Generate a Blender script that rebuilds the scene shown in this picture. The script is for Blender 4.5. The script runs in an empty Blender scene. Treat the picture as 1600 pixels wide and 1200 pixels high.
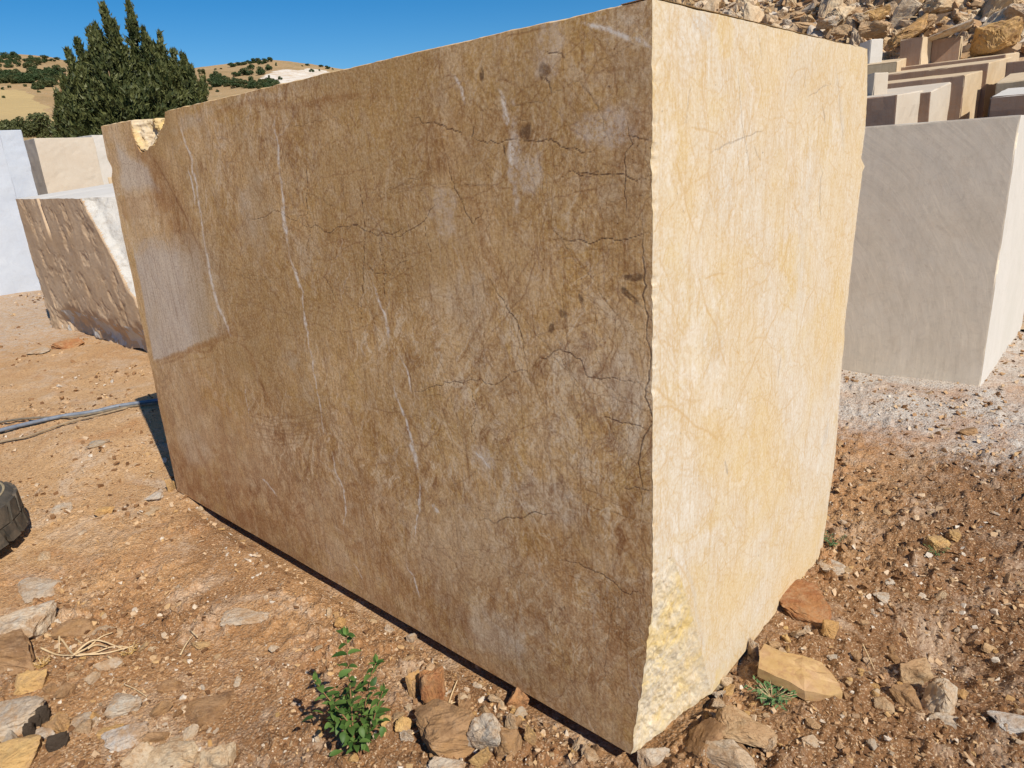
import bpy, bmesh, math, random
import numpy as np
from mathutils import Vector, Matrix
random.seed(7); RNG=np.random.default_rng(11)
S=bpy.context.scene; COL=S.collection
# ------------------------------------------------------------------ camera
FPX=1088.23
CAM=np.array([0.73906527,-1.25311057,1.529567])
FW=np.array([-0.64426543,0.70172831,-0.30413721]); RT=np.array([0.74846805,0.66025523,-0.06211771]); UP=np.array([-0.15721843,0.26765728,0.95060083])
cd=bpy.data.cameras.new('camera'); cam=bpy.data.objects.new('camera',cd); COL.objects.link(cam)
cd.sensor_width=36; cd.lens=FPX/1600*36; cd.clip_start=.05; cd.clip_end=9000
M=Matrix(((RT[0],UP[0],-FW[0],CAM[0]),(RT[1],UP[1],-FW[1],CAM[1]),(RT[2],UP[2],-FW[2],CAM[2]),(0,0,0,1)))
cam.matrix_world=M; S.camera=cam
# ------------------------------------------------------------------ light
SUN_AZ=math.radians(-14); SUN_EL=math.radians(44)      # direction towards the sun, angle from +X
w=bpy.data.worlds.new('World'); S.world=w; w.use_nodes=True
nt=w.node_tree; bg=nt.nodes['Background']; sk=nt.nodes.new('ShaderNodeTexSky')
sk.sky_type='NISHITA'; sk.sun_disc=False; sk.sun_elevation=SUN_EL; sk.sun_rotation=math.pi/2-SUN_AZ
sk.altitude=1100; sk.air_density=1.0; sk.dust_density=.5; sk.ozone_density=3.2
hs=nt.nodes.new('ShaderNodeHueSaturation'); hs.inputs['Saturation'].default_value=1.45; nt.links.new(sk.outputs[0],hs.inputs['Color']); nt.links.new(hs.outputs[0],bg.inputs[0]); bg.inputs[1].default_value=.068
ld=bpy.data.lights.new('sun','SUN'); ld.energy=4.0; ld.angle=math.radians(.5); ld.color=(1,.91,.77)
lo=bpy.data.objects.new('sun',ld); COL.objects.link(lo)
sd=Vector((math.cos(SUN_EL)*math.cos(SUN_AZ),math.cos(SUN_EL)*math.sin(SUN_AZ),math.sin(SUN_EL)))
lo.rotation_euler=sd.to_track_quat('Z','Y').to_euler(); lo.location=sd*40
S.view_settings.view_transform='Standard'; S.view_settings.look='None'; S.view_settings.exposure=.55; S.view_settings.gamma=1
S.cycles.max_bounces=6; S.cycles.diffuse_bounces=4
# ------------------------------------------------------------------ geometry helpers
def ray(x,y): return FW+(x-800)/FPX*RT+(600-y)/FPX*UP
def onplane(q,axis,val):
    d=ray(*q); t=(val-CAM[axis])/d[axis]; return CAM+t*d
def ss(a,b,x):
    t=np.clip((np.asarray(x,float)-a)/(b-a),0,1); return t*t*(3-2*t)
def _h(ix,iy,seed):
    h=(ix.astype(np.int64)*374761393+iy.astype(np.int64)*668265263+seed*1442695041)&0xffffffff
    h=((h^(h>>13))*1274126177)&0xffffffff; return ((h^(h>>16))&0xffffff)/float(0xffffff)
def vnoise(x,y,seed=0):
    x=np.asarray(x,float); y=np.asarray(y,float); ix=np.floor(x); iy=np.floor(y); fx=x-ix; fy=y-iy
    fx=fx*fx*(3-2*fx); fy=fy*fy*(3-2*fy)
    a=_h(ix,iy,seed); b=_h(ix+1,iy,seed); c=_h(ix,iy+1,seed); d=_h(ix+1,iy+1,seed)
    return (a*(1-fx)+b*fx)*(1-fy)+(c*(1-fx)+d*fx)*fy
def fbm(x,y,f,o=4,seed=0,g=.5):
    s=0; a=1; n=0
    for k in range(o):
        s=s+a*vnoise(x*f+k*17.3,y*f-k*9.1,seed+k*7); n+=a; a*=g; f*=2.03
    return s/n
def gz(x,y):
    """smooth height of the yard"""
    x=np.asarray(x,float); y=np.asarray(y,float)
    z=.08*ss(-2.95,-4.1,x)*ss(-.6,0,y)*1.0
    z=z+.05*(fbm(x,y,.5,2,5)-.5)*ss(1.2,3,np.hypot(x+1.4,y-.6))
    # trench under the long side of the main block
    z=z-.05*ss(-.10,-.01,y)*ss(.7,.2,y)*ss(-2.75,-2.4,x)*ss(.12,-.1,x)
    # hollow dug by the digger at right of the main block
    z=z-.07*np.exp(-(((x-.50)/.16)**2+((y-.96)/.14)**2))
    return z
def gzd(x,y):
    """full height with clods"""
    r=np.hypot(x-CAM[0],y-CAM[1]); near=ss(14,3,r)
    a=fbm(x,y,2.2,3,21)-.5; b=fbm(x,y,9,3,31)-.5; c=fbm(x,y,34,3,41,.6)-.5
    rough=.25+.45*ss(-1.2,.6,x)+.5*ss(.42,.62,fbm(x,y,.8,2,77))
    under=1-.8*ss(-.14,-.03,y)*ss(1.2,.9,y)*ss(-2.9,-2.7,x)*ss(.1,-.1,x)
    e=fbm(x,y,95,2,45)-.5; pt=.30+.8*ss(.40,.60,fbm(x,y,1.6,3,46))+.7*ss(-1.2,-.3,x)*ss(3,1.5,y); d=.03*a+.014*b*rough*near+.016*c*pt*near+.010*e*pt*near
    c2=np.maximum(0,fbm(x,y,24,3,51)-.54)*.07*pt*near
    return gz(x,y)+(d+c2)*under-.004
def G(px,py,lift=0):
    z=0.
    for _ in range(6):
        p=onplane((px,py),2,z); z=float(gz(p[0],p[1]))
    return Vector((p[0],p[1],z+lift))
FH=Vector((FW[0],FW[1],0)).normalized(); RH=Vector((RT[0],RT[1],0)).normalized()
def facing(px,py,base):
    d=Vector(ray(px,py)); c=Vector(CAM); t=(base-c).dot(FH)/d.dot(FH); return c+d*t
def tag(o,label=None,cat=None,group=None,kind=None):
    if label: o['label']=label
    if cat: o['category']=cat
    if group: o['group']=group
    if kind: o['kind']=kind
    return o
def npmesh(name,V,Fc,mats=(),attrs=None,midx=None,smooth=False):
    V=np.asarray(V,np.float32); Fc=np.asarray(Fc,np.int32); n=Fc.shape[1]
    me=bpy.data.meshes.new(name); me.vertices.add(len(V)); me.vertices.foreach_set('co',V.ravel())
    me.loops.add(Fc.size); me.loops.foreach_set('vertex_index',Fc.ravel())
    me.polygons.add(len(Fc)); me.polygons.foreach_set('loop_start',np.arange(0,Fc.size,n,dtype=np.int32))
    me.polygons.foreach_set('loop_total',np.full(len(Fc),n,np.int32))
    if midx is not None: me.polygons.foreach_set('material_index',np.asarray(midx,np.int32))
    me.polygons.foreach_set('use_smooth',np.full(len(Fc),bool(smooth)))
    for m in mats: me.materials.append(m)
    for k,a in (attrs or {}).items():
        at=me.attributes.new(k,'FLOAT_COLOR','POINT'); a=np.asarray(a,np.float32)
        if a.shape[1]==3: a=np.hstack([a,np.ones((len(a),1),np.float32)])
        at.data.foreach_set('color',a.ravel())
    me.update(calc_edges=True); me.validate(); return me
def link(name,me,parent=None,loc=None,rot=None,scale=None):
    o=bpy.data.objects.new(name,me); COL.objects.link(o)
    if parent: o.parent=parent
    if loc is not None: o.location=loc
    if rot is not None: o.rotation_euler=rot
    if scale is not None: o.scale=scale
    return o
def empty(name,loc=(0,0,0)):
    return link(name,None,loc=loc)
def gridfaces(nx,ny):
    i=np.arange(ny-1)[:,None]*nx+np.arange(nx-1)[None,:]
    return np.stack([i,i+1,i+nx+1,i+nx],-1).reshape(-1,4)
class Tubes:
    def __init__(s): s.V=[];s.F=[]
    def tube(s,pts,rad,k=6):
        pts=[Vector(p) for p in pts]; n0=len(s.V)
        for i,p in enumerate(pts):
            t=(pts[min(i+1,len(pts)-1)]-pts[max(i-1,0)]).normalized()
            a=t.orthogonal().normalized() if abs(t.z)>.9 else t.cross(Vector((0,0,1))).normalized(); b=t.cross(a)
            r=rad[i] if hasattr(rad,'__len__') else rad
            for j in range(k):
                an=2*math.pi*j/k; s.V.append(p+(a*math.cos(an)+b*math.sin(an))*r)
        for i in range(len(pts)-1):
            for j in range(k):
                s.F.append((n0+i*k+j,n0+i*k+(j+1)%k,n0+(i+1)*k+(j+1)%k,n0+(i+1)*k+j))
        c=len(s.V); s.V.append(pts[0]); s.V.append(pts[-1]); e=n0+(len(pts)-1)*k
        for j in range(k):
            s.F.append((n0+(j+1)%k,n0+j,c,c)); s.F.append((e+j,e+(j+1)%k,c+1,c+1))
    def mesh(s,name,mat,smooth=True):
        me=bpy.data.meshes.new(name); me.from_pydata([tuple(v) for v in s.V],[],[tuple(dict.fromkeys(f)) for f in s.F])
        me.materials.append(mat); me.polygons.foreach_set('use_smooth',[smooth]*len(me.polygons)); me.update(); return me
def smoothpath(pts,n):
    pts=[Vector(p) for p in pts]; out=[]
    for i in range(len(pts)-1):
        p0=pts[max(i-1,0)];p1=pts[i];p2=pts[i+1];p3=pts[min(i+2,len(pts)-1)]
        for k in range(n):
            t=k/n; out.append(.5*((2*p1)+(p2-p0)*t+(2*p0-5*p1+4*p2-p3)*t*t+(3*p1-p0-3*p2+p3)*t**3))
    out.append(pts[-1]); return out
# ------------------------------------------------------------------ material helpers
class N:
    def __init__(s,name,rough=.85,spec=.25):
        s.m=bpy.data.materials.new(name); s.m.use_nodes=True; s.t=s.m.node_tree; s.b=s.t.nodes['Principled BSDF']
        s.b.inputs['Roughness'].default_value=rough; s.b.inputs['Specular IOR Level'].default_value=spec
        s.tc=s.t.nodes.new('ShaderNodeTexCoord').outputs['Object']
    def l(s,a,b): s.t.links.new(a,b)
    def setin(s,sock,v):
        if isinstance(v,bpy.types.NodeSocket): s.l(v,sock)
        else:
            if sock.type=='RGBA' and not hasattr(v,'__len__'): v=(v,v,v,1)
            if hasattr(v,'__len__') and len(v)==3 and sock.type=='RGBA': v=(*v,1)
            sock.default_value=v
    def map(s,scale=(1,1,1),rot=(0,0,0),loc=(0,0,0),vec=None):
        if any(rot) and tuple(scale)!=(1,1,1):
            q=s.t.nodes.new('ShaderNodeMapping'); s.l(vec or s.tc,q.inputs[0]); q.inputs['Rotation'].default_value=rot; vec=q.outputs[0]; rot=(0,0,0)
        n=s.t.nodes.new('ShaderNodeMapping'); s.l(vec or s.tc,n.inputs[0]); n.inputs['Scale'].default_value=scale; n.inputs['Rotation'].default_value=rot; n.inputs['Location'].default_value=loc; return n.outputs[0]
    def noise(s,scale,detail=5,rough=.55,dist=0,vec=None,col=False):
        n=s.t.nodes.new('ShaderNodeTexNoise'); s.l(vec or s.tc,n.inputs['Vector']); n.inputs['Scale'].default_value=scale; n.inputs['Detail'].default_value=detail; n.inputs['Roughness'].default_value=rough; n.inputs['Distortion'].default_value=dist
        return n.outputs['Color' if col else 'Fac']
    def vor(s,scale,feat='F1',vec=None,out='Distance'):
        n=s.t.nodes.new('ShaderNodeTexVoronoi'); n.feature=feat; s.l(vec or s.tc,n.inputs['Vector']); n.inputs['Scale'].default_value=scale; return n.outputs[out]
    def ramp(s,fac,stops):
        n=s.t.nodes.new('ShaderNodeValToRGB'); s.l(fac,n.inputs[0]); e=n.color_ramp.elements
        while len(e)<len(stops): e.new(.5)
        for k,(p,c) in enumerate(stops):
            e[k].position=p; e[k].color=(c,c,c,1) if not hasattr(c,'__len__') else (*c,1)
        return n.outputs[0]
    def mix(s,f,a,b,mode='MIX'):
        n=s.t.nodes.new('ShaderNodeMix'); n.data_type='RGBA'; n.blend_type=mode; s.setin(n.inputs[0],f); s.setin(n.inputs[6],a); s.setin(n.inputs[7],b); return n.outputs[2]
    def math(s,op,a,b=0,c=0):
        n=s.t.nodes.new('ShaderNodeMath'); n.operation=op
        for i,v in enumerate((a,b,c)): s.setin(n.inputs[i],v)
        return n.outputs[0]
    def line(s,noise_out,width):
        """thin ridge lines where a noise crosses its middle"""
        return s.ramp(s.math('ABSOLUTE',s.math('SUBTRACT',noise_out,.5)),[(0,1),(width,0)])
    def attr(s,name):
        n=s.t.nodes.new('ShaderNodeAttribute'); n.attribute_name=name; sp=s.t.nodes.new('ShaderNodeSeparateColor'); s.l(n.outputs['Color'],sp.inputs[0])
        return sp.outputs[0],sp.outputs[1],sp.outputs[2],n.outputs['Alpha'],n.outputs['Color']
    def rnd(s): return s.t.nodes.new('ShaderNodeObjectInfo').outputs['Random']
    def sep(s,v):
        n=s.t.nodes.new('ShaderNodeSeparateXYZ'); s.l(v,n.inputs[0]); return n.outputs
    def bump(s,h,strength=.5,dist=.01,prev=None):
        n=s.t.nodes.new('ShaderNodeBump'); n.inputs['Strength'].default_value=strength; n.inputs['Distance'].default_value=dist; s.l(h,n.inputs['Height'])
        if prev: s.l(prev,n.inputs['Normal'])
        return n.outputs[0]
    def out(s,col,normal=None,rough=None):
        s.setin(s.b.inputs['Base Color'],col)
        if normal: s.l(normal,s.b.inputs['Normal'])
        if rough is not None: s.setin(s.b.inputs['Roughness'],rough)
        return s.m
# ------------------------------------------------------------------ materials
def ground_mat():
    n=N('yard_soil',.95,.1); r,g,b,a,_=n.attr('soil')
    big=n.noise(.9,5,.6,.3); mid=n.noise(6,6,.62,.4); fine=n.noise(55,6,.7); grit=n.vor(95,'F1')
    c=n.mix(n.ramp(big,[(.35,0),(.65,1)]),(.40,.225,.105),(.46,.28,.14))
    c=n.mix(n.ramp(mid,[(.38,0),(.62,1)]),n.mix(.5,c,(.27,.14,.062)),c)
    c=n.mix(b,c,n.mix(mid,(.49,.30,.145),(.56,.37,.205)))            # light sandy ground
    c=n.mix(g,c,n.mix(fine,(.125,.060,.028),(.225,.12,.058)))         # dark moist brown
    dm=n.ramp(n.math('ADD',n.math('MULTIPLY',r,1.05),n.math('MULTIPLY',n.math('SUBTRACT',n.noise(16,8,.8,.3),.5),1.9)),[(.40,0),(.85,1)])
    c=n.mix(dm,c,n.mix(fine,(.40,.365,.33),(.58,.545,.50)))           # pale stone dust
    wh=n.ramp(n.noise(3.1,8,.8,.6),[(.50,0),(.66,1)]); c=n.mix(n.math('MULTIPLY',wh,.65),c,(.56,.46,.36))
    red=n.ramp(n.noise(1.7,6,.7,.8,vec=n.map(loc=(5,3,1))),[(.52,0),(.68,1)]); c=n.mix(n.math('MULTIPLY',red,.6),c,(.36,.165,.065))
    c=n.mix(n.ramp(fine,[(.34,.75),(.5,0)]),c,(.17,.085,.04))
    c=n.mix(n.ramp(n.noise(150,3,.6),[(.56,0),(.66,.75)]),c,(.58,.45,.31))
    c=n.mix(n.ramp(n.noise(80,4,.7,vec=n.map(loc=(9,2,4))),[(.58,0),(.68,.6)]),c,(.48,.27,.12))
    h=n.math('ADD',n.math('MULTIPLY',fine,.6),n.math('MULTIPLY',grit,-.35))
    nm=n.bump(h,1.0,.014); nm=n.bump(mid,.35,.03,nm)
    return n.out(c,nm)
def face_mat(kind):
    n=N('sawn_stone_'+kind,.72 if kind=='brown' else .8,.3)
    mw,md,mf,ma,_=n.attr('marks'); zg,zo,zb,zc,_=n.attr('zones')
    n1=n.noise(1.5,6,.6,.7); n2=n.noise(4.2,6,.65,1.2,vec=n.map(loc=(3,1,2))); n3=n.noise(11,6,.7,1.4)
    strand=n.noise(1,5,.65,.25,vec=n.map((85,85,3.2))); strand2=n.noise(1,4,.6,.4,vec=n.map((30,30,4.5),loc=(2,2,2)))
    fine=n.noise(120,4,.7)
    def warp(vec,sc,amt,loc=(0,0,0)):
        q=n.t.nodes.new('ShaderNodeVectorMath'); q.operation='SUBTRACT'; n.l(n.noise(sc,3,.6,0,vec=n.map(loc=loc,vec=vec),col=True),q.inputs[0]); q.inputs[1].default_value=(.5,.5,.5)
        q2=n.t.nodes.new('ShaderNodeVectorMath'); q2.operation='SCALE'; n.l(q.outputs[0],q2.inputs[0]); q2.inputs['Scale'].default_value=amt
        q3=n.t.nodes.new('ShaderNodeVectorMath'); q3.operation='ADD'; n.l(vec,q3.inputs[0]); n.l(q2.outputs[0],q3.inputs[1]); return q3.outputs[0]
    wv1=warp(warp(n.tc,3,.14),14,.012)
    def edges(sc,rot,st,wd,loc): return n.ramp(n.vor(sc,'DISTANCE_TO_EDGE',vec=n.map(st,rot,loc,vec=wv1)),[(0,1),(wd,0)])
    e1=edges(5,(0,.45,0),(1,1,.55),.020,(1,2,3)); e2=edges(11,(0,-.5,0),(1.2,1.2,.30),.03,(4,2,1)); e3=edges(22,(0,-.35,0),(1,1,.33),.05,(7,5,3)); e4=edges(14,(0,.9,0),(1.2,1.2,.28),.04,(2,8,6))
    cell=n.ramp(n.sep(n.vor(13,'F1',vec=n.map((1,1,.7),(0,-.4,0),vec=wv1),out='Color'))[0],[(.3,0),(1,1)])
    gate=n.ramp(n.noise(2.2,4,.6,.5,vec=n.map(loc=(7,7,7))),[(.38,.12),(.60,1)]); gate2=n.ramp(n.noise(3.1,4,.6,.5,vec=n.map(loc=(1,17,7))),[(.38,.1),(.60,1)])
    w3=n.line(n.noise(26,3,.6,2.5,vec=n.map((1,1,.7),(0,.2,0),(8,1,3))),.03)
    if kind=='brown':
        A=(.72,.485,.21);B=(.78,.575,.32);C=(.66,.43,.115);D=(.88,.76,.57);Ln=(.24,.105,.04);K=(.10,.048,.025);Wv=(.86,.80,.70);GY=(.74,.65,.55);OC=(.58,.355,.10);PB=(.44,.25,.14)
    else:
        A=(.565,.50,.395);B=(.60,.555,.47);C=(.58,.475,.29);D=(.65,.62,.56);Ln=(.46,.29,.11);K=(.26,.21,.16);Wv=(.70,.68,.63);GY=(.52,.50,.46);OC=(.57,.43,.19);PB=(.52,.40,.26)
    rag=n.ramp(n.noise(9,7,.75,.8,vec=n.map(loc=(3,3,9))),[(.36,.25),(.58,1)])
    c=n.mix(n.ramp(n1,[(.36,0),(.62,1)]),A,B)
    c=n.mix(n.ramp(n2,[(.48,0),(.66,.75)]),c,C)
    c=n.mix(n.math('MULTIPLY',n.ramp(n3,[(.50,0),(.62,.85)]),n.math('ADD',.35,n.math('MULTIPLY',cell,.65))),c,D)
    zo=n.math('MULTIPLY',zo,rag); zb=n.math('MULTIPLY',zb,rag)
    c=n.mix(n.math('MULTIPLY',zo,.8),c,OC); c=n.mix(n.math('MULTIPLY',zb,.75),c,PB)
    rg2=n.ramp(n.noise(10,7,.75,1.,vec=n.map(loc=(13,3,9))),[(.34,.1),(.52,1)]); zg=n.math('MULTIPLY',zg,n.math('MAXIMUM',rg2,n.ramp(zg,[(.55,0),(.85,1)])))
    c=n.mix(n.math('MULTIPLY',zg,.85),c,n.mix(n.ramp(n3,[(.3,0),(.7,1)]),GY,tuple(v*.86 for v in GY)))
    k=1 if kind=='brown' else .85
    c=n.mix(n.ramp(strand,[(.34,.5*k),(.50,0)]),c,Ln); c=n.mix(n.ramp(strand2,[(.52,0),(.70,.30*k)]),c,D)
    wv2=warp(n.tc,3,.22,(9,9,1))
    mo=n.noise(30,7,.8,.6,vec=n.map((1,1,.7),vec=wv2)); g3=n.ramp(n.noise(2.6,4,.6,.4,vec=n.map(loc=(21,7,7))),[(.40,.25),(.60,1)])
    dg=n.noise(1,7,.78,.5,vec=n.map((34,34,5),(0,-.50,0),vec=wv2)); dg2=n.noise(1,6,.75,.4,vec=n.map((26,26,4),(0,.62,0),(5,5,5),vec=wv2))
    dens=ma if kind=='brown' else n.math('ADD',.55,0)
    for q_,lo_,hi_,sd_,sl_,gg in ((mo,.37,.565,.35,.7,g3),(dg,.40,.57,.85,1.,gate2),(dg2,.39,.58,.55,.7,gate)):
        gd=n.math('MULTIPLY',gg,dens)
        c=n.mix(n.math('MULTIPLY',n.ramp(q_,[(lo_-.04,sd_*k),(lo_+.09,0)]),gd),c,Ln); c=n.mix(n.math('MULTIPLY',n.ramp(q_,[(hi_-.03,0),(hi_+.03,sl_)]),gd),c,D)
    lg=n.noise(1.1,5,.6,.6,vec=n.map((1,1,.8),(0,-.5,0),(2,7,3))); c=n.mix(n.ramp(lg,[(.36,.75*k),(.52,0)]),c,tuple(v*.66 for v in A) if kind=='brown' else (.60,.45,.22)); c=n.mix(n.ramp(lg,[(.52,0),(.66,.40*k)]),c,D)
    ng=n.math('SUBTRACT',1,n.math('MULTIPLY',zg,.8))
    for e_,f_,g_ in ((e1,.30,gate2),(e2,.30,gate),(e4,.30,gate2),(e3,.28,gate),(w3,.10,gate)):
        c=n.mix(n.math('MULTIPLY',n.math('MULTIPLY',n.math('MULTIPLY',e_,f_*k),g_),ng),c,Ln)
    c=n.mix(n.ramp(fine,[(.34,.5*k),(.5,0)]),c,Ln); c=n.mix(n.ramp(fine,[(.52,0),(.66,.35)]),c,D)
    vs_=n.noise(1,6,.75,.15,vec=n.map((55,55,2.2),(0,-.06,0),(6,1,2),vec=wv2)); c=n.mix(n.math('MULTIPLY',n.ramp(vs_,[(.33,.5*k),(.42,0)]),gate),c,Ln); c=n.mix(n.math('MULTIPLY',n.ramp(vs_,[(.58,0),(.68,.6)]),gate2),c,D)
    pit=n.noise(75,3,.6,vec=n.map(loc=(1,5,9))); c=n.mix(n.ramp(pit,[(.27,.75),(.33,0)]),c,K)
    if kind=='brown':
        c=n.mix(n.math('SUBTRACT',1,zg),c,(1.,.935,.84),'MULTIPLY'); c=n.mix(n.math('MULTIPLY',n.math('MULTIPLY',zb,.8),n.math('SUBTRACT',1,zg)),c,(.80,.68,.54),'MULTIPLY')
    brk=n.ramp(n.noise(38,6,.85),[(.42,.12),(.54,1)])
    c=n.mix(n.math('MULTIPLY',mf,.8 if kind=='brown' else .7),c,Ln)
    c=n.mix(n.math('MULTIPLY',mw,brk),c,Wv); c=n.mix(n.math('MULTIPLY',md,n.ramp(n.noise(50,4,.8,vec=n.map(loc=(4,4,4))),[(.38,.25),(.52,1)])),c,K)
    ch=n.mix(n.ramp(n.noise(9,6,.7,.6),[(.40,0),(.60,1)]),(.56,.50,.39),(.60,.45,.19)); ch=n.mix(n.ramp(n.noise(40,5,.7),[(.32,.45),(.5,0)]),ch,(.42,.30,.17))
    c=n.mix(zc,c,ch)
    h=n.math('ADD',n.math('MULTIPLY',strand,.6),n.math('MULTIPLY',fine,.5)); h=n.math('SUBTRACT',h,n.math('ADD',n.math('MULTIPLY',md,1.6),n.math('MULTIPLY',mf,.4)))
    nm=n.bump(h,.30,.0018); nm=n.bump(n.noise(30,5,.7),.10,.004,nm)
    return n.out(c,nm,n.math('ADD',.62,n.math('MULTIPLY',fine,.3)))
def block_mat(name,A,B,V,rings=False,rough_h=.25,dirt=None,strand_k=.3,ringc=None):
    """cut stone: two base tones, a vein tone"""
    n=N(name,.85,.2); off=n.rnd(); v=n.t.nodes.new('ShaderNodeVectorMath'); v.operation='ADD'; n.l(n.tc,v.inputs[0])
    cc=n.t.nodes.new('ShaderNodeCombineXYZ'); n.l(n.math('MULTIPLY',off,37.),cc.inputs[0]); n.l(n.math('MULTIPLY',off,11.),cc.inputs[2]); n.l(cc.outputs[0],v.inputs[1]); vec=v.outputs[0]
    n1=n.noise(1.8,6,.62,.6,vec=vec); n2=n.noise(9,6,.7,.8,vec=vec); fine=n.noise(70,4,.7,vec=vec)
    c=n.mix(n.ramp(n1,[(.36,0),(.64,1)]),A,B); c=n.mix(n.ramp(n2,[(.52,0),(.72,.5)]),c,V)
    ln=n.line(n.noise(3.5,4,.6,2.2,vec=vec),.02); c=n.mix(n.math('MULTIPLY',ln,.4),c,V)
    st=n.noise(1,4,.6,.3,vec=n.map((40,40,2.6),vec=vec)); c=n.mix(n.ramp(st,[(.3,strand_k),(.5,0)]),c,tuple(x*.6 for x in V))
    h=n.math('ADD',n2,n.math('MULTIPLY',fine,.4))
    if rings:
        lc=n.t.nodes.new('ShaderNodeVectorMath'); lc.operation='LENGTH'; n.l(n.map(loc=ringc),lc.inputs[0]); rad_=n.math('ADD',lc.outputs['Value'],n.math('MULTIPLY',n.noise(2,2,.5),.12))
        def arc(f,sc2,seed):
            cx=n.t.nodes.new('ShaderNodeCombineXYZ'); n.l(n.math('MULTIPLY',rad_,f),cx.inputs[0]); sx=n.sep(n.tc); n.l(n.math('MULTIPLY',sx[2],sc2),cx.inputs[1]); cx.inputs[2].default_value=seed; return n.noise(1,5,.7,0,vec=cx.outputs[0])
        a1=arc(9,1.6,0); a2=arc(38,3.5,5); a3=arc(110,5.,9)
        c=n.mix(n.ramp(a1,[(.36,.16),(.5,0)]),c,tuple(x*.68 for x in A)); c=n.mix(n.ramp(a1,[(.52,0),(.64,.18)]),c,tuple(x*1.25 for x in A))
        c=n.mix(n.ramp(a2,[(.38,.18),(.5,0)]),c,tuple(x*.70 for x in A)); c=n.mix(n.ramp(a2,[(.56,0),(.66,.3)]),c,tuple(x*1.3 for x in A)); c=n.mix(n.ramp(a3,[(.54,0),(.66,.35)]),c,tuple(x*1.3 for x in A)); h=n.math('ADD',h,n.math('MULTIPLY',a2,.4))
        c=n.mix(n.ramp(n.noise(16,6,.8,.5),[(.36,.3),(.5,0)]),c,tuple(x*.7 for x in A))
        sp=n.ramp(n.noise(7,4,.7,.5,vec=n.map((1,1,1.6),loc=(3,9,1))),[(.68,0),(.76,.6)]); c=n.mix(sp,c,(.36,.21,.10))
    if dirt is not None:
        z=n.sep(n.tc)[2]; dd=n.math('ADD',z,n.math('MULTIPLY',n.math('SUBTRACT',n2,.5),.5)); c=n.mix(n.ramp(dd,[(dirt,.85),(dirt+.22,0)]),c,(.36,.20,.10))
    return n.out(c,n.bump(h,rough_h,.012))
def rock_mat(name,cols,dust=.25,soil=.8):
    n=N(name,.9,.15); o=n.rnd(); v=n.t.nodes.new('ShaderNodeVectorMath'); v.operation='ADD'; n.l(n.tc,v.inputs[0]); cc=n.t.nodes.new('ShaderNodeCombineXYZ')
    n.l(n.math('MULTIPLY',o,51.),cc.inputs[0]); n.l(cc.outputs[0],v.inputs[1]); vec=v.outputs[0]
    st=[((k+.5)/len(cols),c) for k,c in enumerate(cols)]; base=n.ramp(o,st)
    n1=n.noise(2.2,5,.65,.6,vec=vec); n2=n.noise(9,6,.72,.4,vec=vec)
    c=n.mix(n.ramp(n1,[(.42,0),(.62,.6)]),base,n.mix(.55,base,(.52,.30,.12))); c=n.mix(n.ramp(n2,[(.3,.6),(.48,0)]),c,n.mix(.55,base,(.14,.08,.045)))
    c=n.mix(n.ramp(n2,[(.58,0),(.72,dust)]),c,(.70,.62,.50))
    ge=n.t.nodes.new('ShaderNodeNewGeometry').outputs['Position']; sl=n.noise(14,6,.75,.4,vec=ge); c=n.mix(n.ramp(sl,[(.47,0),(.60,soil)]),c,(.40,.25,.135)); sp=n.noise(90,4,.7,vec=ge); c=n.mix(n.ramp(sp,[(.32,.4),(.48,0)]),c,(.26,.15,.08))
    return n.out(c,n.bump(n.math('ADD',n.math('ADD',n2,n1),n.math('MULTIPLY',sp,.4)),.5,.05))
def plain(name,A,B,scale=20,rough=.8,bump=.3,spec=.25,dist=.004):
    n=N(name,rough,spec); f=n.noise(scale,5,.65,.3); return n.out(n.mix(n.ramp(f,[(.35,0),(.65,1)]),A,B),n.bump(f,bump,dist))
def leaf_mat(name,A,B,trans=.15,attr=False):
    n=N(name,.55,.25)
    if attr: c=n.mix(n.attr('tone')[0],A,B)
    else: c=n.mix(n.rnd(),n.mix(n.noise(.9,3),A,B),B)
    n.b.inputs['Transmission Weight'].default_value=0; n.b.inputs['Subsurface Weight'].default_value=0
    return n.out(c)
TAN=(.44,.315,.19);GRY=(.42,.37,.30);CRM=(.53,.425,.295);OCH=(.48,.31,.13);WHT=(.54,.48,.40);RUS=(.38,.19,.09);BRN=(.25,.15,.08)
M_ground=ground_mat(); M_brown=face_mat('brown'); M_cream=face_mat('cream')
M_side=block_mat('cream_side',(.60,.47,.30),(.66,.55,.38),(.55,.40,.24))
M_rock=rock_mat('rubble_rock',[CRM,TAN,GRY,OCH,WHT,TAN,(.46,.36,.26),CRM])
M_rockp=rock_mat('pale_rock',[CRM,WHT,TAN]); M_rockg=rock_mat('grey_rock',[GRY,WHT,(.44,.44,.45)],.35); M_rocko=rock_mat('ochre_rock',[OCH,(.60,.40,.17),(.50,.30,.12)]); M_rockb=rock_mat('brown_rock',[BRN,(.31,.19,.10),(.22,.125,.065)]); M_rockr=rock_mat('rusty_rock',[RUS,(.30,.12,.05)],.1)
M_peb=rock_mat('pebble_stone',[TAN,CRM,(.52,.34,.18),GRY,OCH,WHT,(.46,.28,.14),TAN])
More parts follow.
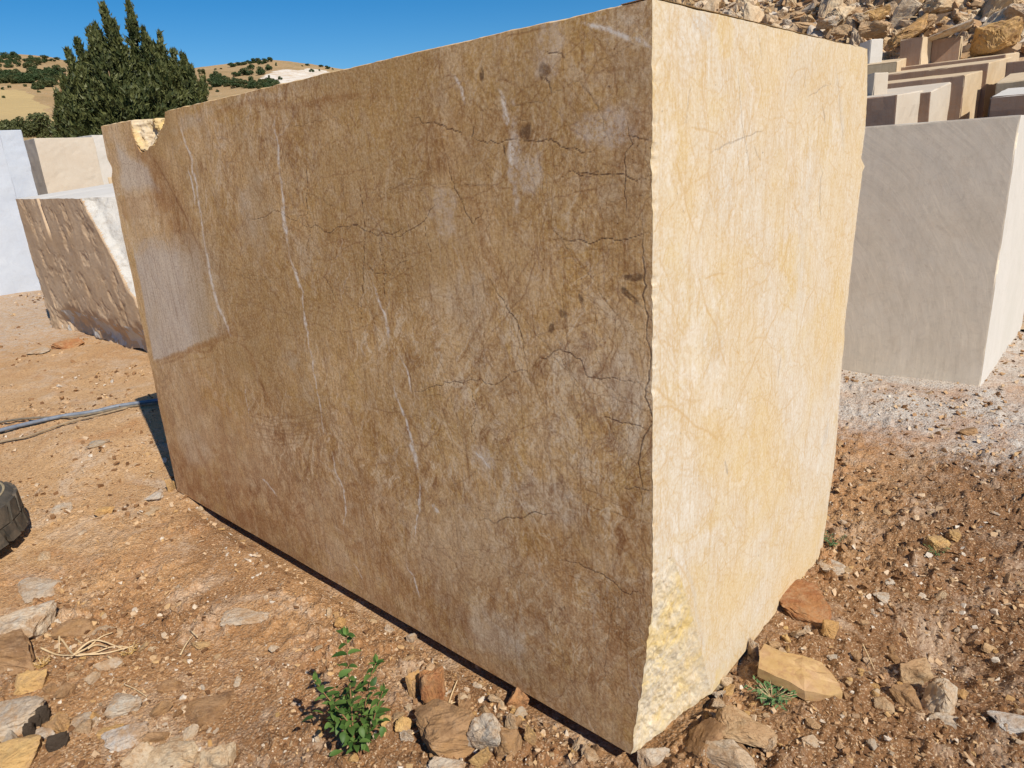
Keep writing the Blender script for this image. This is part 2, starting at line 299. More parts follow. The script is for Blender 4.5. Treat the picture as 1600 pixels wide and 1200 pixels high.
# ------------------------------------------------------------------ ground sheet (one mesh; finer where the yard is walked on)
def pt_in_poly(x,y,poly):
    c=np.zeros(np.shape(x),bool); n=len(poly); j=n-1
    for i in range(n):
        xi,yi=poly[i];xj,yj=poly[j]
        m=((yi>y)!=(yj>y))&(x<(xj-xi)*(y-yi)/((yj-yi)+1e-12)+xi); c^=m; j=i
    return c
def dist_poly(x,y,pts):
    d=np.full(np.shape(x),1e9)
    for (ax,ay),(bx,by) in zip(pts[:-1],pts[1:]):
        ux,uy=bx-ax,by-ay; L=ux*ux+uy*uy+1e-12; t=np.clip(((x-ax)*ux+(y-ay)*uy)/L,0,1); d=np.minimum(d,np.hypot(x-ax-t*ux,y-ay-t*uy))
    return d
def build_ground():
    az0=math.atan2(FW[1],FW[0]); A=np.concatenate([az0+np.linspace(-.86,.86,800),az0+np.linspace(.88,2*math.pi-.88,42)[1:-1]])
    dep=np.arange(math.atan2(1.53,.45),.030,-.0020); R=1.53/np.tan(dep); R=np.concatenate([[.02,.2],R,[60,75,100,150,250,400,700,1200,2500,4000]])
    rr,aa=np.meshgrid(R,A,indexing='ij'); x=CAM[0]+rr*np.cos(aa); y=CAM[1]+rr*np.sin(aa); z=gzd(x,y)
    far=ss(45,70,rr); z=z*(1-far)-.25*far
    # colour zones of the soil
    dust=ss(1.9,3.0,y)*ss(-1.6,-.9,x)*ss(7,5,y)*.9*ss(3.2,1.6,x)
    dust=np.maximum(dust,.55*ss(5.2,3.2,np.hypot(x+12,y-1.2)*.8))
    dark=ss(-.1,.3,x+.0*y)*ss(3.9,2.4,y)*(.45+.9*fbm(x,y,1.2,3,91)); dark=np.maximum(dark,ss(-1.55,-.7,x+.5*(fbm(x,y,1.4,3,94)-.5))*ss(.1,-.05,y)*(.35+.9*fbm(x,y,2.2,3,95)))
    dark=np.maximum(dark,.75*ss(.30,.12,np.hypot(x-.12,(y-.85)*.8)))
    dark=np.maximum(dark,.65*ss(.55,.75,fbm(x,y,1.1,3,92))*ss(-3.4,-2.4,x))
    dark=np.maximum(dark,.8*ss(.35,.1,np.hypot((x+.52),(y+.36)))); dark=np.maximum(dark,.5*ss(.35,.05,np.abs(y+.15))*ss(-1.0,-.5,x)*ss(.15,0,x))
    light=ss(-1.6,-3.2,x)*(.35+.9*fbm(x,y,.6,3,93)); light=np.maximum(light,.7*ss(6,9,y))
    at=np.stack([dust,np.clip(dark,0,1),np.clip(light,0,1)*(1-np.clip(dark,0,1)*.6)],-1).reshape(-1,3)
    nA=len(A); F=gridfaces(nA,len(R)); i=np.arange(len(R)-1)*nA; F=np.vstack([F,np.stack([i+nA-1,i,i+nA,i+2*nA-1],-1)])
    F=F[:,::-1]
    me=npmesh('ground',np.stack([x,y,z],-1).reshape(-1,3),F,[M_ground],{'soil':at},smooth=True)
    return tag(link('ground',me),kind='structure',label='brown stony dirt floor of the stone yard')
build_ground()
# ------------------------------------------------------------------ main block
H=1.8; L=2.83; W=1.37
class Sheet:
    """marks painted on a sawn face; u across, v up, both in metres"""
    def __init__(s,U,Vv): s.U=U; s.V=Vv; s.ch={k:np.zeros((len(Vv),len(U)),np.float32) for k in ('white','dark','fine','grey','ochre','brown','chip','dens')}; s.ch['dens'][:]=1
    def line(s,pts,ch,w,k=1.,jit=.35,taper=True,soft=1.):
        P=[np.array(p,float) for p in pts]
        for it in range(3):
            Q=[P[0]]
            for a,b in zip(P[:-1],P[1:]):
                d=b-a; m=(a+b)/2+np.array([-d[1],d[0]])*RNG.normal()*.10*jit; Q+= [m,b]
            P=Q
        n=len(P)-1; arr=s.ch[ch]
        for i,(a,b) in enumerate(zip(P[:-1],P[1:])):
            t=(i+.5)/n; ww=w*(.55+.9*RNG.random()); kk=k
            if taper: ww*=.35+.65*math.sin(math.pi*min(max(t,.04),.96))**.5; kk=k*min(1,4*min(t,1-t)+.25)
            e=ww*2+.004; i0,i1=np.searchsorted(s.U,(min(a[0],b[0])-e,max(a[0],b[0])+e)); j0,j1=np.searchsorted(s.V,(min(a[1],b[1])-e,max(a[1],b[1])+e))
            if i1<=i0 or j1<=j0: continue
            u=s.U[i0:i1][None,:]; v=s.V[j0:j1][:,None]; d=b-a; Lq=d@d+1e-12; tt=np.clip(((u-a[0])*d[0]+(v-a[1])*d[1])/Lq,0,1)
            D=np.hypot(u-a[0]-tt*d[0],v-a[1]-tt*d[1]); m=kk*ss(ww*(.5+soft*.7)+.0012,ww*.2,D); arr[j0:j1,i0:i1]=np.maximum(arr[j0:j1,i0:i1],m)
    def blob(s,c,ru,rv,ch,k=1.,rot=0.,n=.5):
        n=n*1.5
        u,v=np.meshgrid(s.U,s.V); du=u-c[0]; dv=v-c[1]; cr,sr=math.cos(rot),math.sin(rot); a=(du*cr+dv*sr)/ru; b=(-du*sr+dv*cr)/rv
        d=np.sqrt(a*a+b*b)+n*2*(fbm(u,v,2.2/max(min(ru,rv),.02)*.5,3,int(c[0]*97+c[1]*31)%999+5)-.5); s.ch[ch]=np.maximum(s.ch[ch],k*ss(1.15,.55,d))
    def poly(s,poly,ch,k=1.,edge=.02):
        u,v=np.meshgrid(s.U,s.V); uu=u+.03*(fbm(u,v,9,3,3)-.5); vv=v+.03*(fbm(u,v,9,3,8)-.5); ins=pt_in_poly(uu,vv,poly); d=dist_poly(uu,vv,list(poly)+[poly[0]]); s.ch[ch]=np.maximum(s.ch[ch],k*np.where(ins,ss(0,edge,d),0))
    def attrs(s):
        c=s.ch; f=lambda k:c[k].ravel(); m=np.stack([f('white'),f('dark'),f('fine'),f('dens')],-1); z=np.stack([f('grey'),f('ochre'),f('brown'),f('chip')],-1); return m,z
def wander(u,v,ang,length,curl):
    pts=[(u,v)]; n=max(3,int(length/.05)); a=ang
    for i in range(n):
        a+=RNG.normal()*curl; u+=math.cos(a)*length/n; v+=math.sin(a)*length/n; pts.append((u,v))
    return pts
def main_block():
    # --- long face, plane y=0, u=x
    s=np.linspace(0,1,680); U=-(L)*(.42*s+.58*s**2)[::-1]                  # finer towards the near corner
    Vv=np.linspace(0,H,620); sh=Sheet(U,Vv)
    Q=lambda pts:[(float(onplane(p,1,0)[0]),float(onplane(p,1,0)[2])) for p in pts]
    for pts,wd in [([(268,188),(278,215),(286,245),(300,300),(308,345),(317,395)],.011),([(283,258),(292,290),(296,318)],.008),([(312,370),(320,410),(325,440),(335,475),(347,500),(356,522)],.016),
                   ([(421,180),(423,230),(432,290),(438,340),(443,378)],.008),([(433,320),(438,350),(443,375)],.015),([(452,412),(458,430),(463,448)],.012),([(443,375),(455,420),(467,465),(475,510),(485,560),(497,630),(504,682)],.005),([(470,485),(475,515)],.010),
                   ([(515,700),(522,735),(537,765),(542,800),(540,835)],.005),([(640,880),(655,910),(668,945)],.004),([(577,440),(585,465),(597,490),(604,524)],.006),([(598,500),(604,524)],.009),([(560,885),(575,910)],.004),
                   ([(612,600),(622,630),(632,655),(642,690),(652,735)],.008),([(640,690),(652,735)],.013),([(652,740),(655,790),(651,850)],.0035),([(653,778),(656,797)],.009),([(623,555),(637,600),(640,613)],.005),
                   ([(740,705),(752,715),(765,732)],.009),([(674,787),(685,800)],.010),([(408,744),(420,757),(434,775)],.008),([(380,600),(386,650)],.004),([(775,140),(783,180),(787,195)],.010),([(793,220),(797,262)],.014),([(705,120),(720,160)],.006),
                   ([(900,35),(945,45),(985,60),(1020,74)],.006)]:
        sh.line(Q(pts),'white',wd*.72,.95,.6)
    for (x,y),a,b,k in [((830,272),.045,.05,.35),((930,200),.09,.05,.4),((690,325),.05,.06,.3),((800,240),.02,.1,.45),((855,70),.04,.12,.3),((760,720),.05,.05,.3)]: sh.blob(Q([(x,y)])[0],a,b,'white',k)
    D=[([(640,612),(680,600),(735,592),(790,588),(830,573)],.003),([(828,574),(850,560),(865,548),(890,550),(905,560),(918,588),(960,590),(1012,589)],.004),([(1003,330),(1004,400),(1006,460),(1011,530),(1014,585),(1008,620),(1003,690),(1004,760),(1001,800)],.006),
       ([(980,190),(980,260),(977,330)],.0025),([(562,250),(564,350),(563,440),(560,500),(565,535)],.003),([(595,345),(597,420),(602,500)],.003),([(470,230),(472,300),(478,360),(483,420)],.002),
       ([(635,183),(660,192),(690,203),(722,218)],.004),([(600,368),(640,356),(658,345),(665,330),(676,315)],.003),([(658,345),(664,380),(670,410)],.002),([(687,235),(700,275),(715,310),(735,350),(755,320)],.003),([(760,420),(785,470),(805,500),(815,530),(825,565)],.0035),
       ([(745,812),(790,808),(830,800),(868,803)],.006),([(865,872),(905,880),(935,895),(960,910),(985,930),(1016,937)],.004),([(735,215),(780,222),(800,218)],.003),([(800,218),(850,218),(880,230),(935,225)],.0035),([(980,210),(1000,218),(1018,215)],.003),
       ([(870,280),(920,275),(960,273),(1018,282)],.003),([(860,375),(920,381),(965,376),(1018,366)],.003),([(735,600),(742,640),(740,700)],.0015),([(940,655),(980,660),(1010,672)],.004),([(975,763),(1000,764),(1018,766)],.005),
       ([(500,430),(510,445),(520,470)],.004),([(845,80),(870,82),(880,90)],.0035),([(840,120),(855,128),(858,145)],.006),([(732,195),(730,215)],.005),([(782,225),(785,245)],.007),([(815,212),(820,200)],.008),([(905,270),(935,268)],.003),
       ([(375,350),(430,330),(480,330)],.002),([(450,320),(500,360),(540,355),(565,368)],.003),([(560,405),(640,395)],.002),([(530,360),(575,362),(640,352)],.0025)]
    for pts,wd in D: sh.line(Q(pts),'dark',wd*.27,.85,.9)
    for (x,y),a,b,k,r in [((817,208),.03,.022,.75,0),((990,433),.045,.011,.75,0),((987,465),.045,.010,.8,-.6),((905,465),.012,.026,.7,.4),((859,512),.012,.024,.7,-.4),((747,118),.012,.02,.8,0),((848,112),.03,.02,.6,0),((875,490),.02,.012,.6,0),((885,954),.02,.008,.5,.5),((735,452),.008,.025,.5,0)]: sh.blob(Q([(x,y)])[0],a*.7,b*.8,'dark',k,r,.35)
    sh.line(Q([(200,228),(225,260),(240,285),(262,325),(290,378),(312,425)]),'brown',.07,.9,.1,soft=2); sh.line(Q([(215,225),(250,275),(280,330),(320,420)]),'fine',.006,.8)
    sh.line(Q([(360,515),(385,550),(400,590),(410,610),(428,650)]),'brown',.02,.9); sh.line(Q([(445,665),(470,705),(490,745),(510,785),(530,830),(545,870)]),'brown',.022,1)
    sh.line(Q([(320,190),(345,168),(380,158),(425,164),(455,168),(500,155),(540,150),(600,152)]),'brown',.013,.9); sh.line(Q([(640,260),(690,255),(740,330),(765,420),(800,470)]),'brown',.02,.5)
    G1=Q([(196,372),(260,352),(330,350),(350,420),(352,500),(352,522),(237,566)]); old=sh.ch['grey'].copy(); sh.poly(G1,'grey',.97,.025); uq,vq=np.meshgrid(U,Vv); sof=ss(-1.72,-2.15,uq+.25*(fbm(uq,vq,3,4,44)-.5))*ss(1.42,1.20,vq+.1*(fbm(uq,vq,4,3,45)-.5)); sh.ch['grey']=np.maximum(old,(sh.ch['grey']*np.maximum(sof,.25)).astype(np.float32))
    sh.poly(Q([(165,205),(215,245),(250,300),(178,306)]),'grey',.85,.05); sh.poly(Q([(262,176),(525,106),(520,135),(400,160),(330,172),(275,215)]),'grey',.75,.03)
    sh.poly(Q([(178,308),(250,292),(262,330),(186,344)]),'brown',.5,.01)
    for j in range(70):       # serrated saw marks under the pale patch
        t=j/69; x=237+(352-237)*t; y=566+(524-566)*t; sh.line(Q([(x,y),(x+4+6*RNG.random(),y-6-9*RNG.random())]),'brown',.009,.9,.1)
    sh.line(Q([(235,568),(290,545),(352,524)]),'brown',.012,1.)
    for dy in (16,34,40,48): sh.line(Q([(240,566+dy),(290,545+dy),(335,525+dy+4)]),'brown',.006,.65)
    for k in range(9):        # arcs left by the disc
        o=k*5; sh.line(Q([(330,528-o*.3),(370,530-o),(395,522-o),(412,505-o*1.1)]),'brown',.004,.6)
        sh.line(Q([(380,640+o),(420,650+o),(470,648+o),(520,632+o)]),'fine',.003,.45)
    for (x,y),a,b,k in [((560,470),.30,.30,.7),((430,440),.12,.22,.5),((600,640),.22,.12,.6),((900,420),.35,.14,.45),((820,840),.10,.05,.8),((960,480),.14,.10,.6),((560,820),.3,.1,.35),((780,330),.2,.2,.3),((640,760),.3,.1,.4)]: sh.blob(Q([(x,y)])[0],a,b,'ochre',k)
    for (x,y),a,b,k in [((430,640),.14,.10,.55),((620,730),.2,.07,.35),((430,690),.08,.06,.6),((980,820),.07,.09,.6),((980,200),.06,.14,.4),((430,200),.15,.06,.35),((720,210),.3,.06,.35),((530,380),.06,.03,.4)]: sh.blob(Q([(x,y)])[0],a,b,'brown',k)
    for (x,y),a,b,k in [((390,320),.10,.13,.5),((470,400),.06,.10,.45),((720,470),.12,.08,.4),((980,640),.08,.12,.5),((860,780),.12,.07,.45),((990,100),.10,.2,.4),((800,1000),.15,.08,.4),((450,560),.05,.04,.5),((900,560),.08,.06,.35),((300,700),.18,.12,.35)]: sh.blob(Q([(x,y)])[0],a,b,'grey',k)
    uu,vv=np.meshgrid(U,Vv); dn=.35+.8*ss(-2.35,-1.6,uu)*ss(.12,.75,vv+.25*ss(-.9,-.1,uu)); dn=dn*(.7+.6*fbm(uu,vv,1.8,3,55)); sh.ch['dens']=np.clip(dn,0,1.1).astype(np.float32)
    st=.85*ss(.95,.15,vv+.22*uu*0+.35*(fbm(uu,vv,1.6,4,57)-.5))+.45*ss(-1.2,-2.4,uu)*ss(1.0,.5,vv); sh.ch['brown']=np.maximum(sh.ch['brown'],(st*(.55+.7*fbm(uu,vv,3,4,58))).astype(np.float32))
    for k in range(220):                      # long thin cracks
        u=-2.3*RNG.random(); v=.15+1.65*RNG.random(); m=RNG.random(); an=-1.05+RNG.normal()*.2 if m<.5 else (-1.57+RNG.normal()*.07 if m<.75 else RNG.normal()*.25)
        sh.line(wander(u,v,an,.15+.45*RNG.random(),.10),'dark',.0007+.0005*RNG.random(),.12+.25*RNG.random(),.8)
    # many hairline stylolites
    for k in range(3600):
        u=-L*RNG.random()**1.1; v=RNG.random()*H
        if RNG.random()>.12+.9*float(ss(-2.3,-1.4,u))*float(ss(.05,.6,v+.2)): continue
        m=RNG.random(); a=(-1.0+RNG.normal()*.22) if m<.5 else (-math.pi/2+RNG.normal()*.10 if m<.68 else (RNG.normal()*.3 if m<.82 else RNG.random()*6.3))
        sh.line(wander(u,v,a,.04+.50*RNG.random()**3,.05+.16*RNG.random()),'fine',.0006+.0010*RNG.random()**3,.15+.6*RNG.random()**1.6,.7)
    for k in range(50):
        u=-2.*RNG.random(); v=RNG.random()*H; sh.line(wander(u,v,-1.2+RNG.normal()*.4,.1+.2*RNG.random(),.3),'white',.0012,.15+.2*RNG.random(),.9)
    x,z=np.meshgrid(U,Vv); y=np.zeros_like(x)
    rec=.062*np.clip(1-z/.5,0,1)**1.1*(.8+.5*fbm(z,z*0+3,14,3,6))+.016*np.maximum(0,fbm(z,z*0+1,26,3,9,.6)-.52)+.002*fbm(z,z*0+1,60,2,10)
    x=-L-( -L - x)*1.0; xr=(x/L); x=x*(1-0)+0; x=np.where(True,-L+(x+L)*(L-rec)/L,x)
    le=.08*(z/H)-.012+.012*fbm(z,z*0+7,9,3,4)+.03*ss(.05,.0,np.abs(z-1.62)); x=x+le*(1+ (x)/(-L)-1)                      # ragged left end
    zt=H-.006*ss(-.5,-2.1,x)-(.010-.006*ss(-2.12,-2.75,x))*ss(-2.09,-2.12,x)-.004*fbm(x,x*0,20,3,2)
    NP=Q([(202,180),(206,200),(211,216),(219,228),(230,229),(238,220),(243,205),(248,196),(254,186),(255,165),(202,165)])
    ins=pt_in_poly(x+.035*(fbm(x,z,14,3,1)-.5),z+.035*(fbm(x,z,14,3,2)-.5),NP); dn=dist_poly(x,z,NP[:9]); dep=np.where(ins,(.022+.05*ss(0,.08,dn))*ss(0,.012,dn),0)*(1+.9*(fbm(x,z,28,4,12)-.5)); dep=dep+np.where(ins,.02*(fbm(x,z,60,2,14)-.5),0)
    y=y+np.abs(dep); sh.ch['chip']=np.maximum(sh.ch['chip'],np.where(ins,.75,0).astype(np.float32)); sh.blob(Q([(204,190)])[0],.05,.07,'chip',.6)
    for c in ('grey','fine','dark'): sh.ch[c]=np.where(ins,0,sh.ch[c])
    zt=zt-.03*ss(.1,0,dist_poly(x,zt,[NP[1],NP[3],NP[7]]))*0
    y[-1]+=.010+.008*fbm(x[-1],x[-1]*0,30,3,3); z=z*zt/H; z[-1]+=.0015; sh.ch['chip'][-1]=.6
    y+=.003*(fbm(x,z,6,2,33)-.5)
    m1,z1=sh.attrs(); Vf=np.stack([x,y,z],-1).reshape(-1,3); nx,nz=len(U),len(Vv); F1=gridfaces(nx,nz)
    fl=Vf.reshape(nz,nx,3)
    # --- end face, plane x=0, u=y
    Ur=np.linspace(0,W,400); sr=Sheet(Ur,Vv); R=lambda pts:[(float(onplane(p,0,0)[1]),float(onplane(p,0,0)[2])) for p in pts]
    for pts,wd in [([(1155,95),(1158,140),(1163,205),(1170,240),(1175,300)],.004),([(1190,50),(1193,75),(1196,95)],.004),([(1262,90),(1262,130),(1263,150)],.003),([(1264,150),(1280,143),(1300,132)],.003),([(1288,165),(1291,180),(1292,192)],.010),([(1284,250),(1283,290),(1283,320),(1286,342)],.008),
                   ([(1313,100),(1316,170),(1322,240)],.003),([(1110,238),(1140,222),(1165,213),(1198,208)],.004),([(1180,225),(1185,240),(1192,250)],.004),([(1227,550),(1225,565),(1221,590)],.008),([(1136,715),(1139,728),(1141,740)],.012),([(1082,130),(1076,160),(1072,195)],.003)]: sr.line(R(pts),'dark',wd*.42,.65)
    for pts,wd in [([(1083,400),(1096,440),(1103,470),(1112,490),(1125,525),(1138,570),(1150,600)],.006),([(1230,460),(1215,495),(1203,520),(1180,570),(1150,620)],.006),([(1020,598),(1040,622),(1062,636)],.006),([(1020,635),(1050,634),(1075,650),(1110,672),(1130,690)],.006),([(1107,665),(1115,680)],.006),([(1100,430),(1140,425)],.005),
                   ([(1045,870),(1065,885),(1078,905)],.006),([(1250,540),(1265,470),(1280,440)],.006),([(1140,220),(1100,200),(1080,195)],.004),([(1280,600),(1265,680),(1255,760)],.007),([(1040,200),(1060,260),(1075,330),(1090,370)],.005)]: sr.line(R(pts),'fine',wd*.55,.8)
    sr.line(R([(1068,868),(1075,890),(1083,910),(1088,930),(1090,960),(1098,985),(1105,1010),(1110,1040)]),'grey',.010,1,.3); sr.line(R([(1300,650),(1296,675),(1290,695)]),'grey',.03,1); sr.line(R([(1310,500),(1298,560),(1295,640)]),'grey',.03,.6); sr.line(R([(1310,100),(1318,180),(1325,250)]),'grey',.025,.6)
    for (x_,y_),a,b,k in [((1105,38),.05,.035,.9),((1260,370),.05,.20,.5),((1120,330),.10,.10,.4),((1120,560),.07,.1,.5),((1280,100),.2,.12,.4),((1090,200),.05,.08,.3)]: sr.blob(R([(x_,y_)])[0],a,b,'grey',k)
    for (x_,y_),a,b,k in [((1240,400),.09,.12,.8),((1228,290),.12,.13,.5),((1190,720),.25,.12,.4),((1040,560),.08,.25,.4),((1110,700),.10,.10,.5),((1060,300),.06,.2,.4),((1135,50),.05,.05,.8),((1290,520),.2,.2,.3),((1130,1050),.04,.05,1.),((1055,470),.05,.15,.4)]: sr.blob(R([(x_,y_)])[0],a,b,'ochre',k)
    for (x_,y_),a,b,k in [((1087,615),.03,.03,.5),((1200,620),.3,.04,.2),((1220,200),.2,.2,.3),((1170,430),.12,.06,.3)]: sr.blob(R([(x_,y_)])[0],a,b,'brown',k)
    for (x_,y_),a,b,k in [((1163,633),.03,.018,.5),((1120,590),.06,.09,.3),((1080,550),.06,.07,.3),((1050,225),.03,.05,.3)]: sr.blob(R([(x_,y_)])[0],a,b,'white',k,0,.9)
    for k in range(1500):
        u=W*RNG.random(); v=RNG.random()*H; m=RNG.random(); a=(-math.pi/2+RNG.normal()*.3) if m<.55 else RNG.random()*6.3
        sr.line(wander(u,v,a,.05+.3*RNG.random()**2,.35),'fine',.0010+.0014*RNG.random()**2,.2+.6*RNG.random()**1.5,.8)
    yy,zz=np.meshgrid(Ur,Vv)
    yb=np.interp(zz,[-.02,.09,.35,.58,.62],[.37,.32,.21,.10,.0]); up=ss(.62,.5,zz+.12*yy/.12*0)
    prof=np.clip(1-yy/np.maximum(yb,1e-4),0,1)**.75; d=.062*np.clip(1-zz/.56,0,1)**1.1*prof
    cm=np.where((yy<yb)&(zz<.60-.5*np.clip(.1-yy,0,1)),1.,0); nf=fbm(yy*1.3,zz+yy*.8,26,4,17,.6); d=d*(.8+.5*fbm(yy*0,zz,14,3,6))*1+cm*.020*(nf-.35)*ss(0,.02,yy)*prof**.3
    d[:,0]=-fl[:,-1,0]; k0=ss(.03,0,yy); d=d*(1-k0)+k0*d[:,:1]
    x=-d; sr.ch['chip']=np.maximum(sr.ch['chip'],(cm*(.35+.75*ss(.38,.6,fbm(yy,zz,7,4,19)))).clip(0,1).astype(np.float32)); sr.blob(R([(1130,1052)])[0],.04,.05,'chip',.9); sr.ch['chip'][:,:2]=np.maximum(sr.ch['chip'][:,:2],.35)
    for cc in ('fine','dark'): sr.ch[cc]=sr.ch[cc]*(1-.8*cm).astype(np.float32)
    ye=np.interp(Vv,[0,.02,.42,.9,1.2,1.425,1.44,1.47,1.55,1.66,1.8],[1.25,1.27,1.335,1.315,1.335,1.365,1.385,1.335,1.35,1.345,1.305])+.022*(fbm(Vv,Vv*0+2,12,5,71,.6)-.5)
    yy=yy*(ye/W)[:,None]; ztr=H-.006*fbm(yy,yy*0,12,3,5)-.02*ss(.02,.0,np.abs(yy-.30))*0; zz=zz*ztr/H; x[-1]-=.008; zz[-1]+=.001; x[:,-1]-=.012*fbm(Vv,Vv*0+9,20,2,8); sr.ch['chip'][-1]=.5
    zz[:,0]=fl[:,-1,2]
    m2,z2=sr.attrs(); Vr=np.stack([x,yy,zz],-1).reshape(-1,3); F2=gridfaces(len(Ur),nz)+len(Vf); rl=Vr.reshape(nz,len(Ur),3)
    # --- remaining faces: top, left end, bottom, back
    V=[Vf,Vr]; F=[F1,F2]; off=len(Vf)+len(Vr); mi=[np.zeros(len(F1)),np.ones(len(F2))]
    def strip(a,b):
        nonlocal off
        n=len(a); V.append(np.vstack([a,b])); i=np.arange(n-1); F.append(np.stack([i,i+1,i+1+n,i+n],-1)+off); mi.append(np.full(n-1,2)); off+=2*n
    top=fl[-1]; strip(top,np.stack([top[:,0],np.full(nx,1.31),np.full(nx,H-.004)],-1))
    strip(rl[-1],rl[-1]+np.array([-.06,0,-.001])); lft=fl[:,0][::-1]; strip(lft,np.stack([lft[:,0]-.05,np.full(nz,1.3),lft[:,2]],-1))
    back=np.array([[-L+.05,1.33,0],[-L+.05,1.31,H-.004]]); strip(np.array([[-L+.03,1.30,H-.004],[-L+.02,1.30,0]]),np.array([[rl[-1,-1,0],rl[-1,-1,1],H-.004],[rl[0,-1,0],rl[0,-1,1],0]]))
    strip(fl[0],np.stack([fl[0][:,0],np.full(nx,1.28),np.zeros(nx)],-1))
    V=np.vstack(V); F=np.vstack(F); z4=np.zeros((len(V)-len(Vf)-len(Vr),4)); marks=np.vstack([m1,m2,z4]); zones=np.vstack([z1,z2,z4])
    me=npmesh('stone_block',V,F,[M_brown,M_cream,M_side],{'marks':marks,'zones':zones},np.concatenate(mi),smooth=False)
    return tag(link('stone_block',me),'huge sawn brown and cream stone block with a chipped lower corner','stone block')
main_block()
# ------------------------------------------------------------------ other blocks
def cut_block(name,w,d,h,mat,seed=0,rough=.01,chip=.03,step=.06,topface=None):
    """block with ragged edges; origin at front-right-bottom corner, extends to -x, +y, +z"""
    bm=bmesh.new(); nx=max(2,int(w/step)); ny=max(2,int(d/step)); nz=max(2,int(h/step))
    def cs(i,n,L_):
        e=.010
        if i==0: return 0.
        if i==n: return L_
        if i==1: return e
        if i==n-1: return L_-e
        return e+(L_-2*e)*(i-1)/(n-2)
    nx=max(4,nx);ny=max(4,ny);nz=max(4,nz)
    def P(i,j,k): return Vector((-w+cs(i,nx,w),cs(j,ny,d),cs(k,nz,h)))
    vs={}
    def v(i,j,k):
        if (i,j,k) not in vs:
            p=P(i,j,k); e=(i in(0,nx))+(j in(0,ny))+(k in(0,nz)); r=random.Random((i*73+j*179+k*283+seed*1009))
            c=Vector((-w/2,d/2,h/2)); n=float(fbm(p.x*1+p.y,p.z*1+p.y*.7,5,3,seed+3))-.5
            off=Vector((0,0,0)); 
            if i in(0,nx): off.x+=(-1 if i==0 else 1)*n*rough
            if j in(0,ny): off.y+=(-1 if j==0 else 1)*n*rough
            if k in(0,nz): off.z+=(-1 if k==0 else 1)*n*rough*.6
            if e>=2:
                a=chip*(.10+.9*max(0,float(fbm(p.x*1.3+p.z+p.y*.8,p.z*.7-p.y+seed,4,3,seed))-.5)*2.); q=(c-p); off+=Vector((math.copysign(a,q.x) if i in(0,nx) else 0,math.copysign(a,q.y) if j in(0,ny) else 0,math.copysign(a,q.z) if k in(0,nz) else 0))*.6
            vs[(i,j,k)]=bm.verts.new(p+off)
        return vs[(i,j,k)]
    for i in range(nx):
        for k in range(nz):
            bm.faces.new((v(i,0,k),v(i+1,0,k),v(i+1,0,k+1),v(i,0,k+1))); bm.faces.new((v(i,ny,k+1),v(i+1,ny,k+1),v(i+1,ny,k),v(i,ny,k)))
    for j in range(ny):
        for k in range(nz):
            bm.faces.new((v(nx,j,k),v(nx,j+1,k),v(nx,j+1,k+1),v(nx,j,k+1))); bm.faces.new((v(0,j,k+1),v(0,j+1,k+1),v(0,j+1,k),v(0,j,k)))
    for i in range(nx):
        for j in range(ny):
            bm.faces.new((v(i,j,nz),v(i+1,j,nz),v(i+1,j+1,nz),v(i,j+1,nz))); bm.faces.new((v(i,j+1,0),v(i+1,j+1,0),v(i+1,j,0),v(i,j,0)))
    me=bpy.data.meshes.new(name)
    bm.to_mesh(me); bm.free()
    for m in (mat if isinstance(mat,(list,tuple)) else [mat]): me.materials.append(m)
    return me
def split_faces(me,fn):
    for p in me.polygons: p.material_index=fn(p.normal,p.center)
M_grey=block_mat('grey_beige_marble',(.77,.675,.53),(.80,.72,.59),(.72,.61,.47),rings=True,rough_h=.10,ringc=(1.9,0,-.05),strand_k=.15)
M_white=block_mat('white_cut_marble',(.53,.515,.48),(.58,.56,.53),(.49,.465,.42),rough_h=.08,strand_k=.05)
M_blue=block_mat('bluish_white_marble',(.42,.465,.54),(.47,.51,.57),(.38,.41,.47),rough_h=.12,strand_k=.06)
M_crm=block_mat('cream_cut_stone',(.50,.435,.355),(.53,.475,.40),(.46,.385,.30),rough_h=.06,strand_k=.04)
M_tanb=block_mat('tan_cut_stone',(.50,.385,.25),(.55,.45,.32),(.46,.34,.20),rough_h=.15,strand_k=.12)
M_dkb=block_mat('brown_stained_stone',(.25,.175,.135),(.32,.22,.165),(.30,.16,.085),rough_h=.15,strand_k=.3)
M_slab=block_mat('rough_brown_stone',(.45,.32,.20),(.52,.40,.28),(.38,.26,.16),rough_h=.22,strand_k=.05)
M_slabw=block_mat('broken_white_stone',(.46,.45,.43),(.54,.53,.50),(.36,.31,.25),rough_h=.8,strand_k=.2)
# grey block at right
gb=cut_block('stone_block',2.7,1.75,1.6,[M_grey,M_white],5,.003,.012,.04); split_faces(gb,lambda n,c:0 if n.y<-.5 else 1)
o=link('stone_block',gb,loc=(.13,3.71,-.002)); tag(o,'grey beige sawn block with curved saw marks, standing behind the main block at right','stone block','sawn stone blocks')
